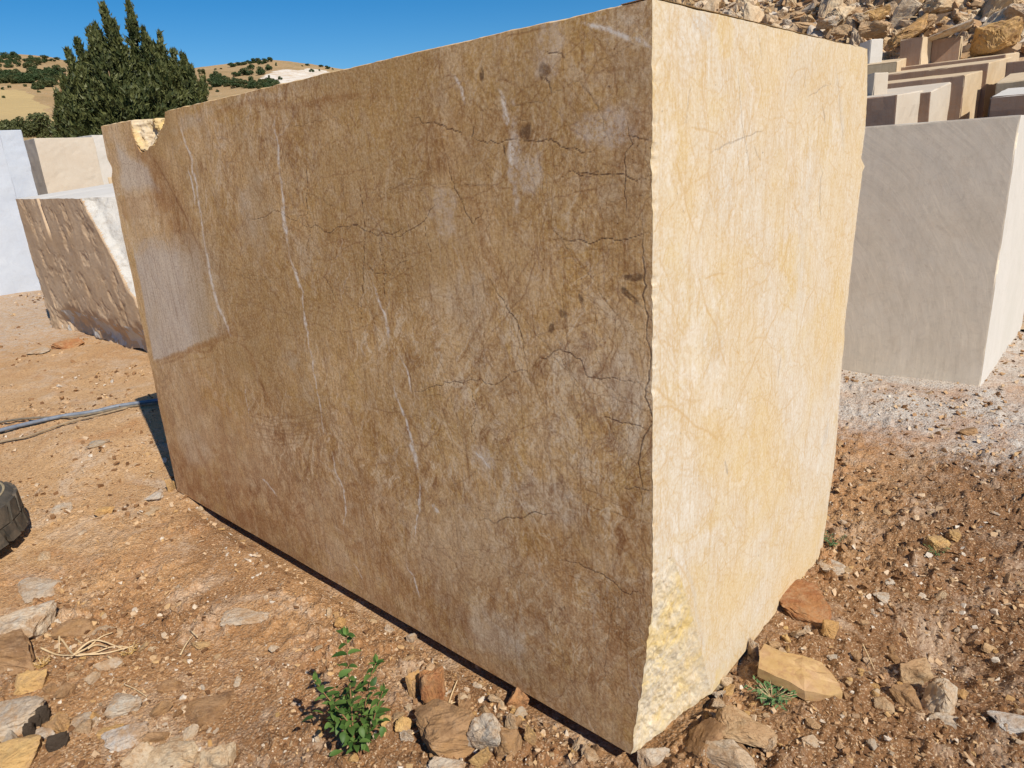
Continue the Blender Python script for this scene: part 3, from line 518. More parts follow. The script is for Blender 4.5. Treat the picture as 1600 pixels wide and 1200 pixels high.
# rough brown slab at left
def rough_slab():
    g0=G(237,578); X1=-5.05; Y0=float(g0.y)
    Y0=1.0; nx,nz=300,200; xs=np.linspace(-8.35,-4.9,nx); zs=np.linspace(0,1,nz); x,zz=np.meshgrid(xs,zs); zt=1.47-.012*(x+8.35)+.01*fbm(x,x*0,6,3,2); zb=.03+.09*fbm(x,x*0,3.5,3,8)*ss(-8.3,-7.4,x); z=zb+(zt-zb)*zz
    # top-left to lower-right white broken part on the right
    t=(x-(-6.36+(1.40-z)*.84))+.12*(fbm(x,z,6,4,69)-.5); broken=ss(-.02,.06,t)
    xl=ss(.0,.45,z)*0; y=Y0+.03*(fbm(x+.2*z,z*.8,2.4,3,61)-.5)*(1-broken)+.016*np.maximum(0,fbm(x+.2*z,z*.85,8,4,66)-.55)*(1-broken)*3+.004*(fbm(x,z,24,3,62)-.5)
    groove=ss(.05,.0,np.abs(x-(-7.62+(1.47-z)*.35)))*ss(1.05,1.3,z); y=y+.06*groove
    y=y+broken*(.10+.9*np.clip(t,0,2))*(.75+.5*fbm(x,z,3.5,4,63))*.6
    y=y-.02*ss(.42,.3,z)*(fbm(x,z,8,3,64)-.3)*4*.5
    under=ss(.42,.12,z)*ss(-8.3,-7.6,x); y=y+.11*under*(.4+.8*fbm(x,z,5,3,67))
    x2=x+.12*ss(.55,.1,z)*ss(-7.6,-8.35,x)
    V=[np.stack([x2,y,z],-1).reshape(-1,3)]; F=[gridfaces(nx,nz)]; br=broken.reshape(nz,nx)[:-1,:-1].ravel(); lip=((under>.25)&(fbm(x,z,9,3,68)>.56))[:-1,:-1].ravel(); mi=[np.where(br>.12,1,np.where(lip,1,0))]; off=nx*nz
    g=V[0].reshape(nz,nx,3)
    def strip(a,b,m):
        nonlocal off
        n=len(a); V.append(np.vstack([a,b])); i=np.arange(n-1); F.append(np.stack([i,i+1,i+1+n,i+n],-1)+off); mi.append(np.full(n-1,m)); off+=2*n
    yb=2.75
    strip(g[-1],np.stack([g[-1][:,0]+.25,np.full(nx,yb),g[-1][:,2]+.18],-1),2)
    strip(g[::-1,0],np.stack([g[::-1,0][:,0]+.25,np.full(nz,yb),g[::-1,0][:,2]],-1),1); strip(g[:,-1],np.stack([g[:,-1][:,0],np.full(nz,yb),g[:,-1][:,2]],-1),1)
    strip(np.array([[-8.1,yb,.05],[-8.1,yb,1.64]]),np.array([[-4.9,yb,.05],[-4.9,yb,1.61]]),1); strip(g[0],np.stack([g[0][:,0],np.full(nx,yb),g[0][:,2]],-1),0)
    me=npmesh('stone_block',np.vstack(V),np.vstack(F),[M_slab,M_slabw,M_white],None,np.concatenate(mi)); return tag(link('stone_block',me),'rough brown stone block with broken white end and pale flat top at left','stone block','rough stone blocks')
rough_slab()
def put_block(px,py,Y,w,d,h,mats,label,seed,rz=0,tilt=0,roll=0,axis=1,z0=None,split=None,chip=.04,rough=.02,step=.09,group='stone blocks stacked on the slope behind'):
    """front right top corner seen at a pixel, at distance Y in the yard"""
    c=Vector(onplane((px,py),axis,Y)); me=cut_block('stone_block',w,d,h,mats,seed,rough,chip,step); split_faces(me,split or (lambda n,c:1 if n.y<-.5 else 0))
    R=Matrix.Rotation(rz,3,'Z')@Matrix.Rotation(tilt,3,'X')@Matrix.Rotation(roll,3,'Y'); loc=c-R@Vector((0,0,h))
    o=link('stone_block',me,loc=loc,rot=R.to_euler()); return tag(o,label,'stone block',group)
# white marble at far left, cream blocks behind the rough slab
B2=[M_blue,M_blue]
put_block(-2,203,1.95,3.2,2.4,2.42,B2,'bluish white marble block at the left edge, nearest the rough brown block',31,rz=1.42,chip=.05,group='pale blocks at left')
put_block(33,203,3.4,3.4,2.0,2.85,B2,'bluish white marble block behind, just left of the cream block',32,rz=1.36,chip=.03,group='pale blocks at left')
put_block(53,216,4.2,2.6,1.25,2.72,[M_crm,M_crm],'cream block with smooth sunlit face behind the rough brown block',33,rz=0,chip=.03,group='pale blocks at left')
put_block(143,211,5.9,1.6,3.,2.72,[M_white,M_white],'whitish block partly hidden behind the main block at left',34,rz=.15,chip=.03,group='pale blocks at left')
put_block(168,277,5.0,1.5,.8,1.75,[M_tanb,M_tanb],'low orange block between cream block and main block',35,rz=-.4,chip=.04,group='pale blocks at left')
# ------------------------------------------------------------------ bank with rubble and stacked blocks
def bank_z(x,y):
    x=np.asarray(x,float); y=np.asarray(y,float); yy=y+.25*np.minimum(x,0)*0
    z=.30*np.clip(yy-5.4,0,4)*.55+.78*np.clip(yy-8.8,0,10)
    z=z*ss(-2.4,0,x+6.9+.5*(y-13)+.6*(fbm(x,y,.5,2,3)-.5))
    z=z+.35*(fbm(x,y,.9,3,13)-.5)*ss(8,10,y); return z-.10+.0*x
def build_bank():
    xs=np.linspace(-10,9,130); ys=np.linspace(4.8,24,130); x,y=np.meshgrid(xs,ys); z=bank_z(x,y); e=ss(-10,-9.2,x)*ss(9,7.5,x)*ss(24,22,y)*ss(4.8,5.3,y); z=z*e-.25*(1-e)
    me=npmesh('earth_bank',np.stack([x,y,z],-1).reshape(-1,3),gridfaces(130,130),[plain('bank_soil',(.30,.20,.11),(.42,.30,.19),6,.95,.6,.1,.05)],None,None,True)
    tag(link('earth_bank',me),'brown earth bank under the rubble heap','bank',kind='structure')
build_bank()
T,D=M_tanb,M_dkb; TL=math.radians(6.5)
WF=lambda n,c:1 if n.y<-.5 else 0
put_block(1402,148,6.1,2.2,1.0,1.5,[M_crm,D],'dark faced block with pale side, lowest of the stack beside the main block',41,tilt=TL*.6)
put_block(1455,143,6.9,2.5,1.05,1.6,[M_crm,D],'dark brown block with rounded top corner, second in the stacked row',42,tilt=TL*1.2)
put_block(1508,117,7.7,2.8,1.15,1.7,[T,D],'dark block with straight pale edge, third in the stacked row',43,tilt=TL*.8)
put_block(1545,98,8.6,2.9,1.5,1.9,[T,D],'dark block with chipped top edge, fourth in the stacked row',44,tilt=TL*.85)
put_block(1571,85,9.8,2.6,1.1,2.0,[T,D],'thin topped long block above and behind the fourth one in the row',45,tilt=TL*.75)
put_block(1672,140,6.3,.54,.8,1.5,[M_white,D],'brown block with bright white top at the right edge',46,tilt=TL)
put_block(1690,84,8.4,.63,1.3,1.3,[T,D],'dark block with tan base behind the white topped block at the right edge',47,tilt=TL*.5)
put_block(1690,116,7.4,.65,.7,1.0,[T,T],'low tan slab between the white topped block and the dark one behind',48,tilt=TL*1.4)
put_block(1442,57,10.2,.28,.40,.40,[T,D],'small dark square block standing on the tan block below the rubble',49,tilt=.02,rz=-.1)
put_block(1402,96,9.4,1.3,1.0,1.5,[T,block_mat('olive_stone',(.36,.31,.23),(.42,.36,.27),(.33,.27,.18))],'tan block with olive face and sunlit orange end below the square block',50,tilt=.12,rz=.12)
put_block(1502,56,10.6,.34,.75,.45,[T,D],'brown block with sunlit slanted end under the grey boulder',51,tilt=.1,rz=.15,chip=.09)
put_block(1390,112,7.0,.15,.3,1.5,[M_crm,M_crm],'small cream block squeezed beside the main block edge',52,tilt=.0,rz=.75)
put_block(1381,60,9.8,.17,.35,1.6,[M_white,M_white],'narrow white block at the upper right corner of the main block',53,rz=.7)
# ------------------------------------------------------------------ rocks
def rock_mesh(name,seed,mat,sub=2,n=13,flat=1.,sharp=.0,disp=.085):
    r=random.Random(seed); bm=bmesh.new()
    for _ in range(n):
        v=Vector((r.gauss(0,1),r.gauss(0,1),r.gauss(0,1))).normalized(); v=Vector(max(-.78,min(.78,c*1.15)) for c in v); bm.verts.new(Vector((v.x,v.y,v.z*flat))*(.5+.12*r.random()))
    bmesh.ops.convex_hull(bm,input=bm.verts); bmesh.ops.delete(bm,geom=[v for v in bm.verts if not v.link_faces],context='VERTS')
    if sub>=2:
        bmesh.ops.bevel(bm,geom=list(bm.edges),offset=.03,segments=1,affect='EDGES')
    if sub: bmesh.ops.triangulate(bm,faces=bm.faces); bmesh.ops.subdivide_edges(bm,edges=bm.edges,cuts=sub,use_grid_fill=True)
    if sub>=2: bmesh.ops.smooth_vert(bm,verts=bm.verts,factor=.5,use_axis_x=True,use_axis_y=True,use_axis_z=True); bmesh.ops.subdivide_edges(bm,edges=bm.edges,cuts=1,use_grid_fill=True)
    if sub:
        co=np.array([v.co[:] for v in bm.verts]); d=fbm(co[:,0]+co[:,2]*.7,co[:,1]-co[:,2]*.6,4,4,seed)-.5; d2=fbm(co[:,0]-co[:,2],co[:,1]+co[:,2],10,4,seed+5,.65)-.5
        for v,a,b in zip(bm.verts,d,d2): v.co+=v.co.normalized()*(a*disp*2+b*disp*1.3)
    me=bpy.data.meshes.new(name); bm.to_mesh(me); bm.free(); me.materials.append(mat); return me
M_heap=rock_mat('heap_rock',[(.62,.53,.39),(.54,.42,.27),(.52,.48,.42),(.56,.38,.18),(.66,.61,.53),(.60,.48,.32),(.46,.36,.25),(.64,.55,.42)],.35,.3)
PR={k:[rock_mesh('rock',s*13+q,m,2,11+s%5) for s in range(1,6)] for q,(k,m) in enumerate({'mix':M_rock,'pale':M_rockp,'grey':M_rockg,'ochre':M_rocko,'brown':M_rockb,'rust':M_rockr,'peb':M_peb,'heap':M_heap}.items())}
def rock(px,py,wpx,hpx,kind,label,depth=.6,yaw=0.,pick=0,sink=.3,cat='rock',name='rock',tilt=0.,group=None,dfac=1.):
    """a stone lying on the soil, centre seen at a pixel, its seen width and height in pixels"""
    wpx*=.92; hpx*=1.0; g=G(px,py); dist=(g-Vector(CAM)).length; u=wpx*dist/FPX; hh=hpx*dist/FPX; el=math.asin((CAM[2]-g.z)/dist)
    # seen height = depth*sin(el)+height*cos(el)
    zz=hh*(1-depth)/max(math.cos(el),.3)+.004; dd=hh*depth/max(math.sin(el),.15)*dfac
    me=PR[kind][pick%5]; o=link(name,me); yw=math.atan2(RH.y,RH.x)+yaw
    ux=me.vertices; cs=np.array([v.co[:] for v in ux]); ex=np.ptp(cs,axis=0)
    o.scale=(u/ex[0],dd/ex[1],max(zz,.016)*1.75/ex[2]); o.rotation_euler=(tilt,0,yw)
    z=float(gzd(np.array([g.x]),np.array([g.y]))[0]); o.location=(g.x,g.y,z+zz*(.5-sink)+.0)
    return tag(o,label,cat,group)
# named stones of the foreground (photo position, size, kind, words)
for a in [
 (32,990,74,52,'pale','large cream angular rock on the dirt at the far left edge',.62,.1,0),
 (20,1030,110,46,'brown','broad dust covered tan rock below the cream one at the far left edge',.75,-.1,1),
 (52,1072,44,26,'ochre','small yellow brick shaped stone below the dried thistle',.55,.15,2),
 (120,990,50,24,'brown','long brown stone beside the dry twigs',.6,.2,3),
 (168,1041,40,18,'pale','flat cream stone just under the dry twigs',.7,-.35,4),
 (20,1128,72,44,'grey','pale grey rock at left beside the black lumps',.7,.2,1),
 (24,1158,26,18,'grey','small white stone below the pale grey rock',.6,0,2),
 (66,1150,34,16,'grey','thin grey shard between the black lumps',.7,.3,3),
 (93,1136,40,22,'ochre','yellow brick shaped stone right of the black lumps',.6,-.3,0),
 (28,1184,62,40,'ochre','yellow rock in the lower left corner of the yard',.7,.2,2),
 (192,1111,50,30,'grey','blue grey flat stone in the lower left dirt',.7,-.4,4),
 (190,1157,62,30,'grey','long pale grey stone with a dark underside in the lower left dirt',.65,.35,1),
 (172,1146,34,16,'ochre','thin yellow stone behind the long grey one',.7,.3,1),
 (136,1128,38,18,'pale','low white stone right of the yellow brick shaped stone',.8,0,3),
 (268,1186,84,34,'pale','wide cream and rust stone at the lower edge left of the green plant',.8,.05,2),
 (342,1190,44,36,'pale','squarish cream stone at the lower edge left of the green plant',.6,0,0),
 (212,1190,44,30,'pale','crumbly white stone at the lower edge',.6,.3,4),
 (334,1106,76,38,'brown','broad flat tan rock pressed into the dirt left of the plant shadow',.9,.3,4),
 (266,1074,30,18,'brown','small brown stone above the broad flat rock',.6,0,3),
 (60,918,50,34,'pale','flat pale stone in the dirt below the tyre',.92,.7,1),
 (68,870,18,11,'pale','small white stone beside the tyre',.5,0,2),
 (163,803,24,12,'ochre','small orange stone lying left of the main block',.6,0,3),
 (243,776,24,18,'grey','grey stone touching the far corner of the main block',.5,0,0),
 (268,762,12,18,'ochre','upright yellow shard at the far corner of the main block',.3,0,1),
 (97,797,30,11,'pale','flat white stone in the middle of the left dirt',.9,.3,2),
 (152,695,28,10,'grey','flat grey stone below the hose',.8,0,4),
 (64,550,28,8,'pale','flat whitish stone in front of the rough brown block',.8,0,1),
 (110,541,40,14,'rust','reddish crumbled rock at the foot of the rough brown block',.5,0,2),
 (648,1076,26,34,'ochre','yellow stone left of the tall rusty stone near the plant',.5,.6,2),
 (677,1086,40,56,'rust','tall rough orange stone right of the yellow one near the plant',.45,.1,3),
 (745,1072,16,8,'pale','small cream pebble right of the tall orange stone',.6,0,1),
 (610,983,22,12,'grey','small grey stone near the foot of the long face',.6,0,2),
 (645,1000,20,14,'grey','small pale stone just above the tall orange stone',.6,.3,4),
 (749,1040,14,20,'grey','upright grey stone against the foot of the long face',.3,0,2),
 (810,1098,42,40,'rust','crumbly rust stone against the foot of the long face',.5,0,0),
 (708,1150,96,84,'brown','large soil covered brown rock at the bottom right of the plant',.75,.3,1),
 (700,1192,74,26,'grey','pale grey corner of rock at the bottom edge right of the plant',.7,.3,2),
 (762,1165,44,64,'grey','white and brown rock at the bottom edge between two others',.55,.9,3),
 (798,1170,46,40,'brown','rounded tan rock at the bottom edge right of the white one',.5,0,4),
 (800,1142,22,26,'pale','small cream stone wedged above the rounded tan rock',.5,0,2),
 (828,1158,24,24,'ochre','small yellow brown stone beside the rounded tan rock',.5,0,0),
 (752,1192,34,24,'ochre','yellow stone at the bottom edge below the white rock',.5,0,4),
 (1160,1150,84,54,'pale','broad crumbly cream rock below the yellow chipped corner',.7,-.2,1),
 (1096,1160,76,60,'brown','broken tan rock beside the chipped corner of the main block',.7,.5,2),
 (1140,1190,74,40,'pale','sharp cream rock at the bottom edge below the chipped corner',.6,-.5,3),
 (1022,1190,50,26,'grey','grey stone at the bottom edge under the chipped corner',.6,0,4),
 (1130,1072,26,20,'pale','pale brown stone at the foot of the chipped corner',.5,-.5,0),
 (1122,1088,20,12,'grey','small bluish white stone at the foot of the chipped corner',.5,0,1),
 (1177,1018,18,26,'grey','smooth white pebble touching the end face of the main block',.4,0,2),
 (1302,889,44,26,'grey','blue grey star shaped stone near the far end of the sunlit face',.85,-.2,3),
 (1250,945,84,66,'rust','wide reddish brown rock half buried by the sunlit face',.85,-.2,4),
 (1388,914,14,10,'grey','small white stone on the dark soil at right',.5,0,0),
 (1376,935,20,14,'grey','pale lilac stone on the dark soil at right',.7,0,1),
 (1265,850,22,40,'ochre','yellow chunk against the far lower corner of the sunlit face',.4,0,2),
 (1462,850,34,22,'ochre','ochre stone cluster piece on the dark soil at right',.6,0,1),
 (1490,838,24,16,'ochre','small ochre stone beside the ochre one at right',.6,0,3),
 (1467,1104,42,44,'pale','cream wedge shaped stone on the brown soil at right',.6,-.9,2),
 (1422,1092,40,34,'brown','brown flat stone next to the cream wedge at right',.7,.2,4),
 (1428,1058,44,34,'pale','rough whitish stone behind the small hollow at right',.55,-.1,0),
 (1381,1103,26,18,'pale','low white stone left of the brown flat one at right',.8,-.4,3),
 (1578,1140,58,26,'grey','white and grey striped stone at the right edge',.7,-.35,1),
 (1480,1130,44,16,'pale','flat cream stone under the wedge shaped one at right',.85,-.5,2),
 (1262,1160,24,14,'pale','white sliver lying on bare soil right of the cream rocks',.7,-.6,4),
 (1296,992,24,22,'ochre','forked tan stone with a thin stem above the ochre slab',.7,-.4,2),
 (1299,1038-8,14,10,'grey','tiny white stone above the ochre slab',.6,0,1),
 (1215,1072,20,22,'grey','white shard under the end of the ochre slab',.5,.3,1),
 (1262,985,12,9,'pale','small square cream stone on dark soil by the sunlit face',.6,0,2),
 (1340,1030,18,14,'brown','small tan stone beside the hollow',.6,0,0),
 (1585,512,50,14,'pale','long flat white stone right of the grey block',.6,0,1),
 (1550,566,14,8,'brown','small dark stone at the foot of the grey block',.5,0,3),
 (1508,676,30,12,'brown','brown stone on white dust at right',.6,0,2),
 (380,962,78,24,'pale','white chalky flat stone on the dirt left of the long face',.9,.15,1),
 (160,986,60,14,'pale','crumbled white chalky patch of stone above the dry twigs',.95,.1,3),
]:
    rock(*a[:6],depth=a[6],yaw=a[7],pick=a[8],sink=.18+.25*(a[6]>.8))
# black lumps
M_black=plain('sooty_lump',(.035,.026,.02),(.10,.075,.055),60,.9,.8,.1)
PR['black']=[rock_mesh('rock',91+s,M_black,2,16,disp=.10) for s in range(5)]
for (px,py,w_,h_,l) in [(70,1124,17,20,'round black lump, upper one beside the yellow brick shaped stone'),(57,1134,16,16,'round black lump at left of the other two'),(49,1152,14,22,'narrow black lump below the pair'),(92,1166,28,18,'elongated black lump lying apart on the right')]: rock(px,py,w_,h_,'black',l,.4,.5,1,.1,cat='lump',name='dirt_lump')
# ochre slab near the sunlit face
def slab_stone():
    P=[(1187,1020),(1195,1006),(1222,1018),(1255,1024),(1284,1035),(1300,1052),(1312,1068),(1316,1082),(1296,1086),(1258,1079),(1225,1062),(1185,1044)]
    base=G(1245,1050); c=Vector(CAM); g=[G(*p) for p in P]; bm=bmesh.new(); 
    hz=.055; top=[]; 
    for k,p in enumerate(P):
        q=Vector(onplane(p,2,base.z+hz*(1.05-.7*ss(1187,1316,p[0])))); top.append(q)
    cen=sum(top,Vector())/len(top); tv=[bm.verts.new(q) for q in top]; mid=[bm.verts.new(cen.lerp(q,.45)+Vector((0,0,.006+.006*math.sin(k*2.3)))) for k,q in enumerate(top)]; cv=bm.verts.new(cen+Vector((0,0,.010)))
    lo_=[bm.verts.new(Vector((q.x,q.y,q.z-.032))*1) for q in top]
    n=len(P)
    for k in range(n):
        j=(k+1)%n; bm.faces.new((tv[k],tv[j],mid[j],mid[k])); bm.faces.new((mid[k],mid[j],cv)); bm.faces.new((lo_[k],lo_[j],tv[j],tv[k]))
    bm.faces.new(lo_[::-1]); bmesh.ops.recalc_face_normals(bm,faces=bm.faces); bmesh.ops.triangulate(bm,faces=bm.faces); bmesh.ops.subdivide_edges(bm,edges=bm.edges,cuts=3,use_grid_fill=True)
    for v in bm.verts: v.co.z+=.010*(float(fbm(v.co.x,v.co.y,22,3,5))-.5); v.co.x+=.006*(float(fbm(v.co.z*2,v.co.y,30,2,6))-.5)
    me=bpy.data.meshes.new('stone_slab'); bm.to_mesh(me); bm.free()
    n=N('ochre_slab',.6,.35); f=n.noise(9,5,.65,.8); n2=n.noise(45,5,.7); cc=n.mix(n.ramp(f,[(.35,0),(.6,1)]),(.40,.25,.095),(.46,.31,.15)); cc=n.mix(n.ramp(n2,[(.36,.7),(.52,0)]),cc,(.32,.18,.09)); cc=n.mix(n.ramp(n.noise(5,6,.7),[(.52,0),(.62,.7)]),cc,(.42,.27,.15)); me.materials.append(n.out(cc,n.bump(n2,.4,.006)))
    tag(link('stone_slab',me),'long thin ochre stone slab lying tilted in front of the sunlit face','stone slab')
slab_stone()
# boulders of the slope
def boulder(px,py,Y,wp,hp,mk,l,rz=0,ry=0,pick=0):
    c=Vector(onplane((px,py),1,Y)); k=(c-Vector(CAM)).dot(Vector(FW))/FPX; w_=wp*k*1.15; h_=hp*k; me=PR[mk][pick]; ex=np.ptp(np.array([v.co[:] for v in me.vertices]),axis=0); o=link('boulder',me,loc=c,rot=(0,ry,rz),scale=(w_/ex[0],w_*.75/ex[1],h_/ex[2])); return tag(o,l,'boulder','boulders on the rubble slope')
for a in [(1481,50,10.6,60,26,'grey','grey flat boulder lying on top of the brown block with slanted end',.1,-.25,0),
 (1560,58,11.0,66,44,'ochre','large yellow brown boulder right of the grey flat boulder',.3,-.25,1),
 (1420,52,11.4,60,24,'ochre','long tilted tan boulder above the small dark square block',.2,-.55,2),
 (1440,42,11.8,40,20,'pale','white edged slab behind the long tilted tan boulder',.1,-.6,3),
 (1300,20,14.,50,34,'grey','big grey and brown boulder high on the slope in the middle',.5,.2,3),
 (1318,22,13.6,34,36,'ochre','ochre boulder leaning on the big grey and brown one',.9,.1,0),
 (1372,24,12.3,36,28,'ochre','honey coloured round boulder above the pinkish cream one',.3,.1,4),
 (1366,46,11.3,38,24,'pale','pinkish cream boulder just below the honey coloured one',.2,.1,0),
 (1158,12,14,50,22,'pale','tilted pale slab near the top left of the heap',.4,-.6,1),
 (1208,18,13.5,22,34,'grey','upright bluish slab below the heap top at left',.1,.3,2),
 (1240,25,13.2,52,16,'ochre','flat ochre boulder above the edge of the main block',.1,-.2,2),
 (1342,4,14,44,30,'grey','light blue grey boulder at the top edge of the heap',.1,.2,1),
 (1256,40,12.2,34,11,'pale','long white boulder just above the edge of the main block',.1,.15,4),
 (1292,38,12.,28,18,'grey','pale grey jagged boulder right of the long white one',.6,-.3,3),
 (1318,48,11.8,32,18,'pale','cream crumbly boulder right of the jagged grey one',.2,.1,2),
 (1462,12,13,46,24,'ochre','tan boulder at the top edge above the grey flat boulder',.3,.2,3),
 (1530,16,13,48,22,'grey','grey boulder at the top edge above the large yellow brown one',.5,-.3,0),
 (1590,24,11.5,40,30,'pale','cream boulder at the upper right corner',.2,.3,1),
 (1500,28,12,40,20,'pale','pale boulder between the grey flat one and the top edge',.7,-.1,4)]: boulder(*a)
# the heap: single stones that can be told apart, then the small stuff
def heap():
    k=0; tries=0; placed=[]
    rr=np.random.default_rng(5)
    while k<280 and tries<20000:
        tries+=1; px=1040+rr.random()*570; py=-25+rr.random()*135
        if py>30+.22*(px-1022)*.9 and px<1350: continue
        if px>1390 and py>62: continue
        d=ray(px,py); hit=None
        for Y in np.arange(8.4,20,.15):
            t=(Y-CAM[1])/d[1]; p=CAM+t*d
            if p[2]<float(bank_z(p[0],p[1])): hit=p; break
        if hit is None: continue
        s=.13+.45*rr.random()**2.2
        if any((hit[0]-q[0])**2+(hit[1]-q[1])**2+(hit[2]-q[2])**2<(.36*(s+q[3]))**2 for q in placed): continue
        placed.append((*hit,s)); m=PR['heap'][rr.integers(5)]; o=link('rock',m,loc=(hit[0],hit[1],hit[2]+s*.18),rot=tuple(rr.random(3)*6.28),scale=(s*(.9+.9*rr.random()),s*(.8+.5*rr.random()),s*(.55+.5*rr.random())))
        tag(o,'angular tan or grey rock in the rubble heap on the slope behind the main block','rock','rubble heap rocks'); k+=1
heap()
def scatter_mesh(P,Sz,seed,nproto=8,flat=.7):
    """many small stones in one mesh; P positions, Sz sizes"""
    r=np.random.default_rng(seed); protos=[]
    for k in range(nproto):
        me=rock_mesh('t',seed*7+k,M_peb,0,9); co=np.array([v.co[:] for v in me.vertices]); me.calc_loop_triangles(); tr=np.array([t.vertices[:] for t in me.loop_triangles]); protos.append((co,tr)); bpy.data.meshes.remove(me)
    VV=[];FF=[];TT=[];off=0; idx=r.integers(nproto,size=len(P))
    for k in range(nproto):
        sel=np.where(idx==k)[0]
        if not len(sel): continue
        co,tr=protos[k]; n=len(sel); a=r.random(n)*6.28; b=r.normal(size=n)*.5; ca,sa,cb,sb=np.cos(a),np.sin(a),np.cos(b),np.sin(b)
        sc=Sz[sel][:,None]*np.stack([.8+.7*r.random(n),.7+.5*r.random(n),flat*(.7+.6*r.random(n))],-1)
        v=co[None]*sc[:,None,:]; x=v[...,0]*cb[:,None]+v[...,2]*sb[:,None]; z=-v[...,0]*sb[:,None]+v[...,2]*cb[:,None]; y=v[...,1]; X=x*ca[:,None]-y*sa[:,None]; Y=x*sa[:,None]+y*ca[:,None]
        vv=np.stack([X,Y,z],-1)+P[sel][:,None,:]; VV.append(vv.reshape(-1,3)); FF.append((tr[None]+(off+np.arange(n)*len(co))[:,None,None]).reshape(-1,3)); TT.append(np.repeat(r.random((n,3)),len(co),0)); off+=n*len(co)
    return np.vstack(VV),np.vstack(FF),np.vstack(TT)
def gravel_mat():
    n=N('gravel_stone',.92,.12); r,g,b,a,_=n.attr('tint')
    c=n.ramp(r,[(.05,(.14,.072,.035)),(.34,(.28,.16,.08)),(.5,(.43,.28,.155)),(.72,(.52,.39,.26)),(.84,(.46,.29,.13)),(.96,(.58,.52,.44))]); c=n.mix(n.ramp(n.noise(60,4,.7),[(.3,.5),(.5,0)]),c,(.22,.12,.06))
    return n.out(c,n.bump(n.noise(90,4,.7),.4,.006))
M_gravel=gravel_mat()
def blocked(x,y): return (((x<.0)&(x>-2.9)&(y>.0)&(y<1.38))|((x<.13)&(x>-2.6)&(y>3.7))|((x<-4.8)&(x>-8.4)&(y>1.05)&(y<2.8)))
def gravel():
    r=np.random.default_rng(3); n=150000; az=math.atan2(FW[1],FW[0])+(r.random(n)-.5)*1.75; rad=.75*(16/.75)**(r.random(n)**1.15); x=CAM[0]+rad*np.cos(az); y=CAM[1]+rad*np.sin(az)
    dens=.07+1.25*ss(.44,.62,fbm(x,y,1.5,4,101,.6))+.8*ss(-.6,.3,x)*ss(1.,.2,y)+.7*ss(-.35,-.05,y)*ss(.02,-.02,y)+.5*ss(-.3,.2,x)
    k=(r.random(n)<dens*.75)&~blocked(x,y); x,y,rad=x[k],y[k],rad[k]; m=len(x)
    sz=(.0032+.0026*rad*.55)*(.55+3.0*r.random(m)**6); z=gzd(x,y)+sz*.18
    V,F,T_=scatter_mesh(np.stack([x,y,z],-1),sz,5); me=npmesh('gravel',V,F,[M_gravel],{'tint':T_}); tag(link('gravel',me),'small broken stone chips strewn over the brown dirt','gravel',kind='stuff')
gravel()
def rubble_fill():
    r=np.random.default_rng(9); n=14000; x=-8+11*r.random(n); y=8.2+9*r.random(n); k=r.random(n)<.9; x,y=x[k],y[k]; z=bank_z(x,y); sz=.05+.20*r.random(len(x))**2.5
    V,F,T_=scatter_mesh(np.stack([x,y,z+.02],-1),sz,8); T_[:,0]=.45+.55*T_[:,0]; me=npmesh('rubble',V,F,[M_gravel],{'tint':T_}); tag(link('rubble',me),'small broken stones filling the gaps of the rubble heap','rubble',kind='stuff')
rubble_fill()
def chips():
    r=np.random.default_rng(77); k=0
    Z=[(690,1150,120,45,34),(830,1110,90,30,16),(1120,1110,70,60,34),(1090,1170,90,25,22),(90,1110,120,70,30),(300,1150,120,40,18),(1400,1060,110,50,26),(1220,1010,60,40,12),(560,960,60,30,8),(950,1165,40,20,8)]
    for (cx,cy,sx,sy,n_) in Z:
        q=0
        while q<n_:
            px=cx+r.normal()*sx*.6; py=cy+r.normal()*sy*.6
            if px<-10 or px>1610 or py>1215 or py<900: continue
            g=G(px,py)
            if blocked(np.array([g.x]),np.array([g.y]))[0] or (g.x>-.9 and g.y>-.02 and g.x<.02): continue
            s_=.014+.034*r.random()**2.2; me=PR[('mix','ochre','brown','pale','mix','brown')[r.integers(6)]][r.integers(5)]; z=float(gzd(np.array([g.x]),np.array([g.y]))[0])
            o=link('loose_stone',me,loc=(g.x,g.y,z+s_*.22),rot=(r.normal()*.5,r.normal()*.5,r.random()*6.28),scale=(s_*(1.1+.7*r.random()),s_*(.9+.4*r.random()),s_*(.6+.4*r.random())))
            tag(o,'small angular broken stone among others on the dirt near the main block','loose stone','small broken stones on the dirt'); q+=1
chips()
def pebbles():
    r=np.random.default_rng(23); k=0
    while k<210:
        px=r.random()*1600; py=560+640*r.random()**.75; g=G(px,py)
        if blocked(np.array([g.x]),np.array([g.y]))[0] or g.y>3.6 or (px>1020 and px<1290 and py<860) : continue
        f=float(fbm(g.x,g.y,1.3,3,101)); w=.6+.8*(px>620)
        if r.random()>f*w+.15: continue
        dist=(g-Vector(CAM)).length; s=(.010+.022*r.random()**3)*(.6+.22*dist); me=PR['peb'][r.integers(5)]; z=float(gzd(np.array([g.x]),np.array([g.y]))[0])
        o=link('pebble',me,loc=(g.x,g.y,z+s*.15),rot=(r.normal()*.4,r.normal()*.4,r.random()*6.28),scale=(s*(1+.6*r.random()),s,s*(.5+.3*r.random()))); tag(o,'loose pebble of tan or whitish stone lying on the brown dirt','pebble','loose pebbles on the dirt'); k+=1
pebbles()
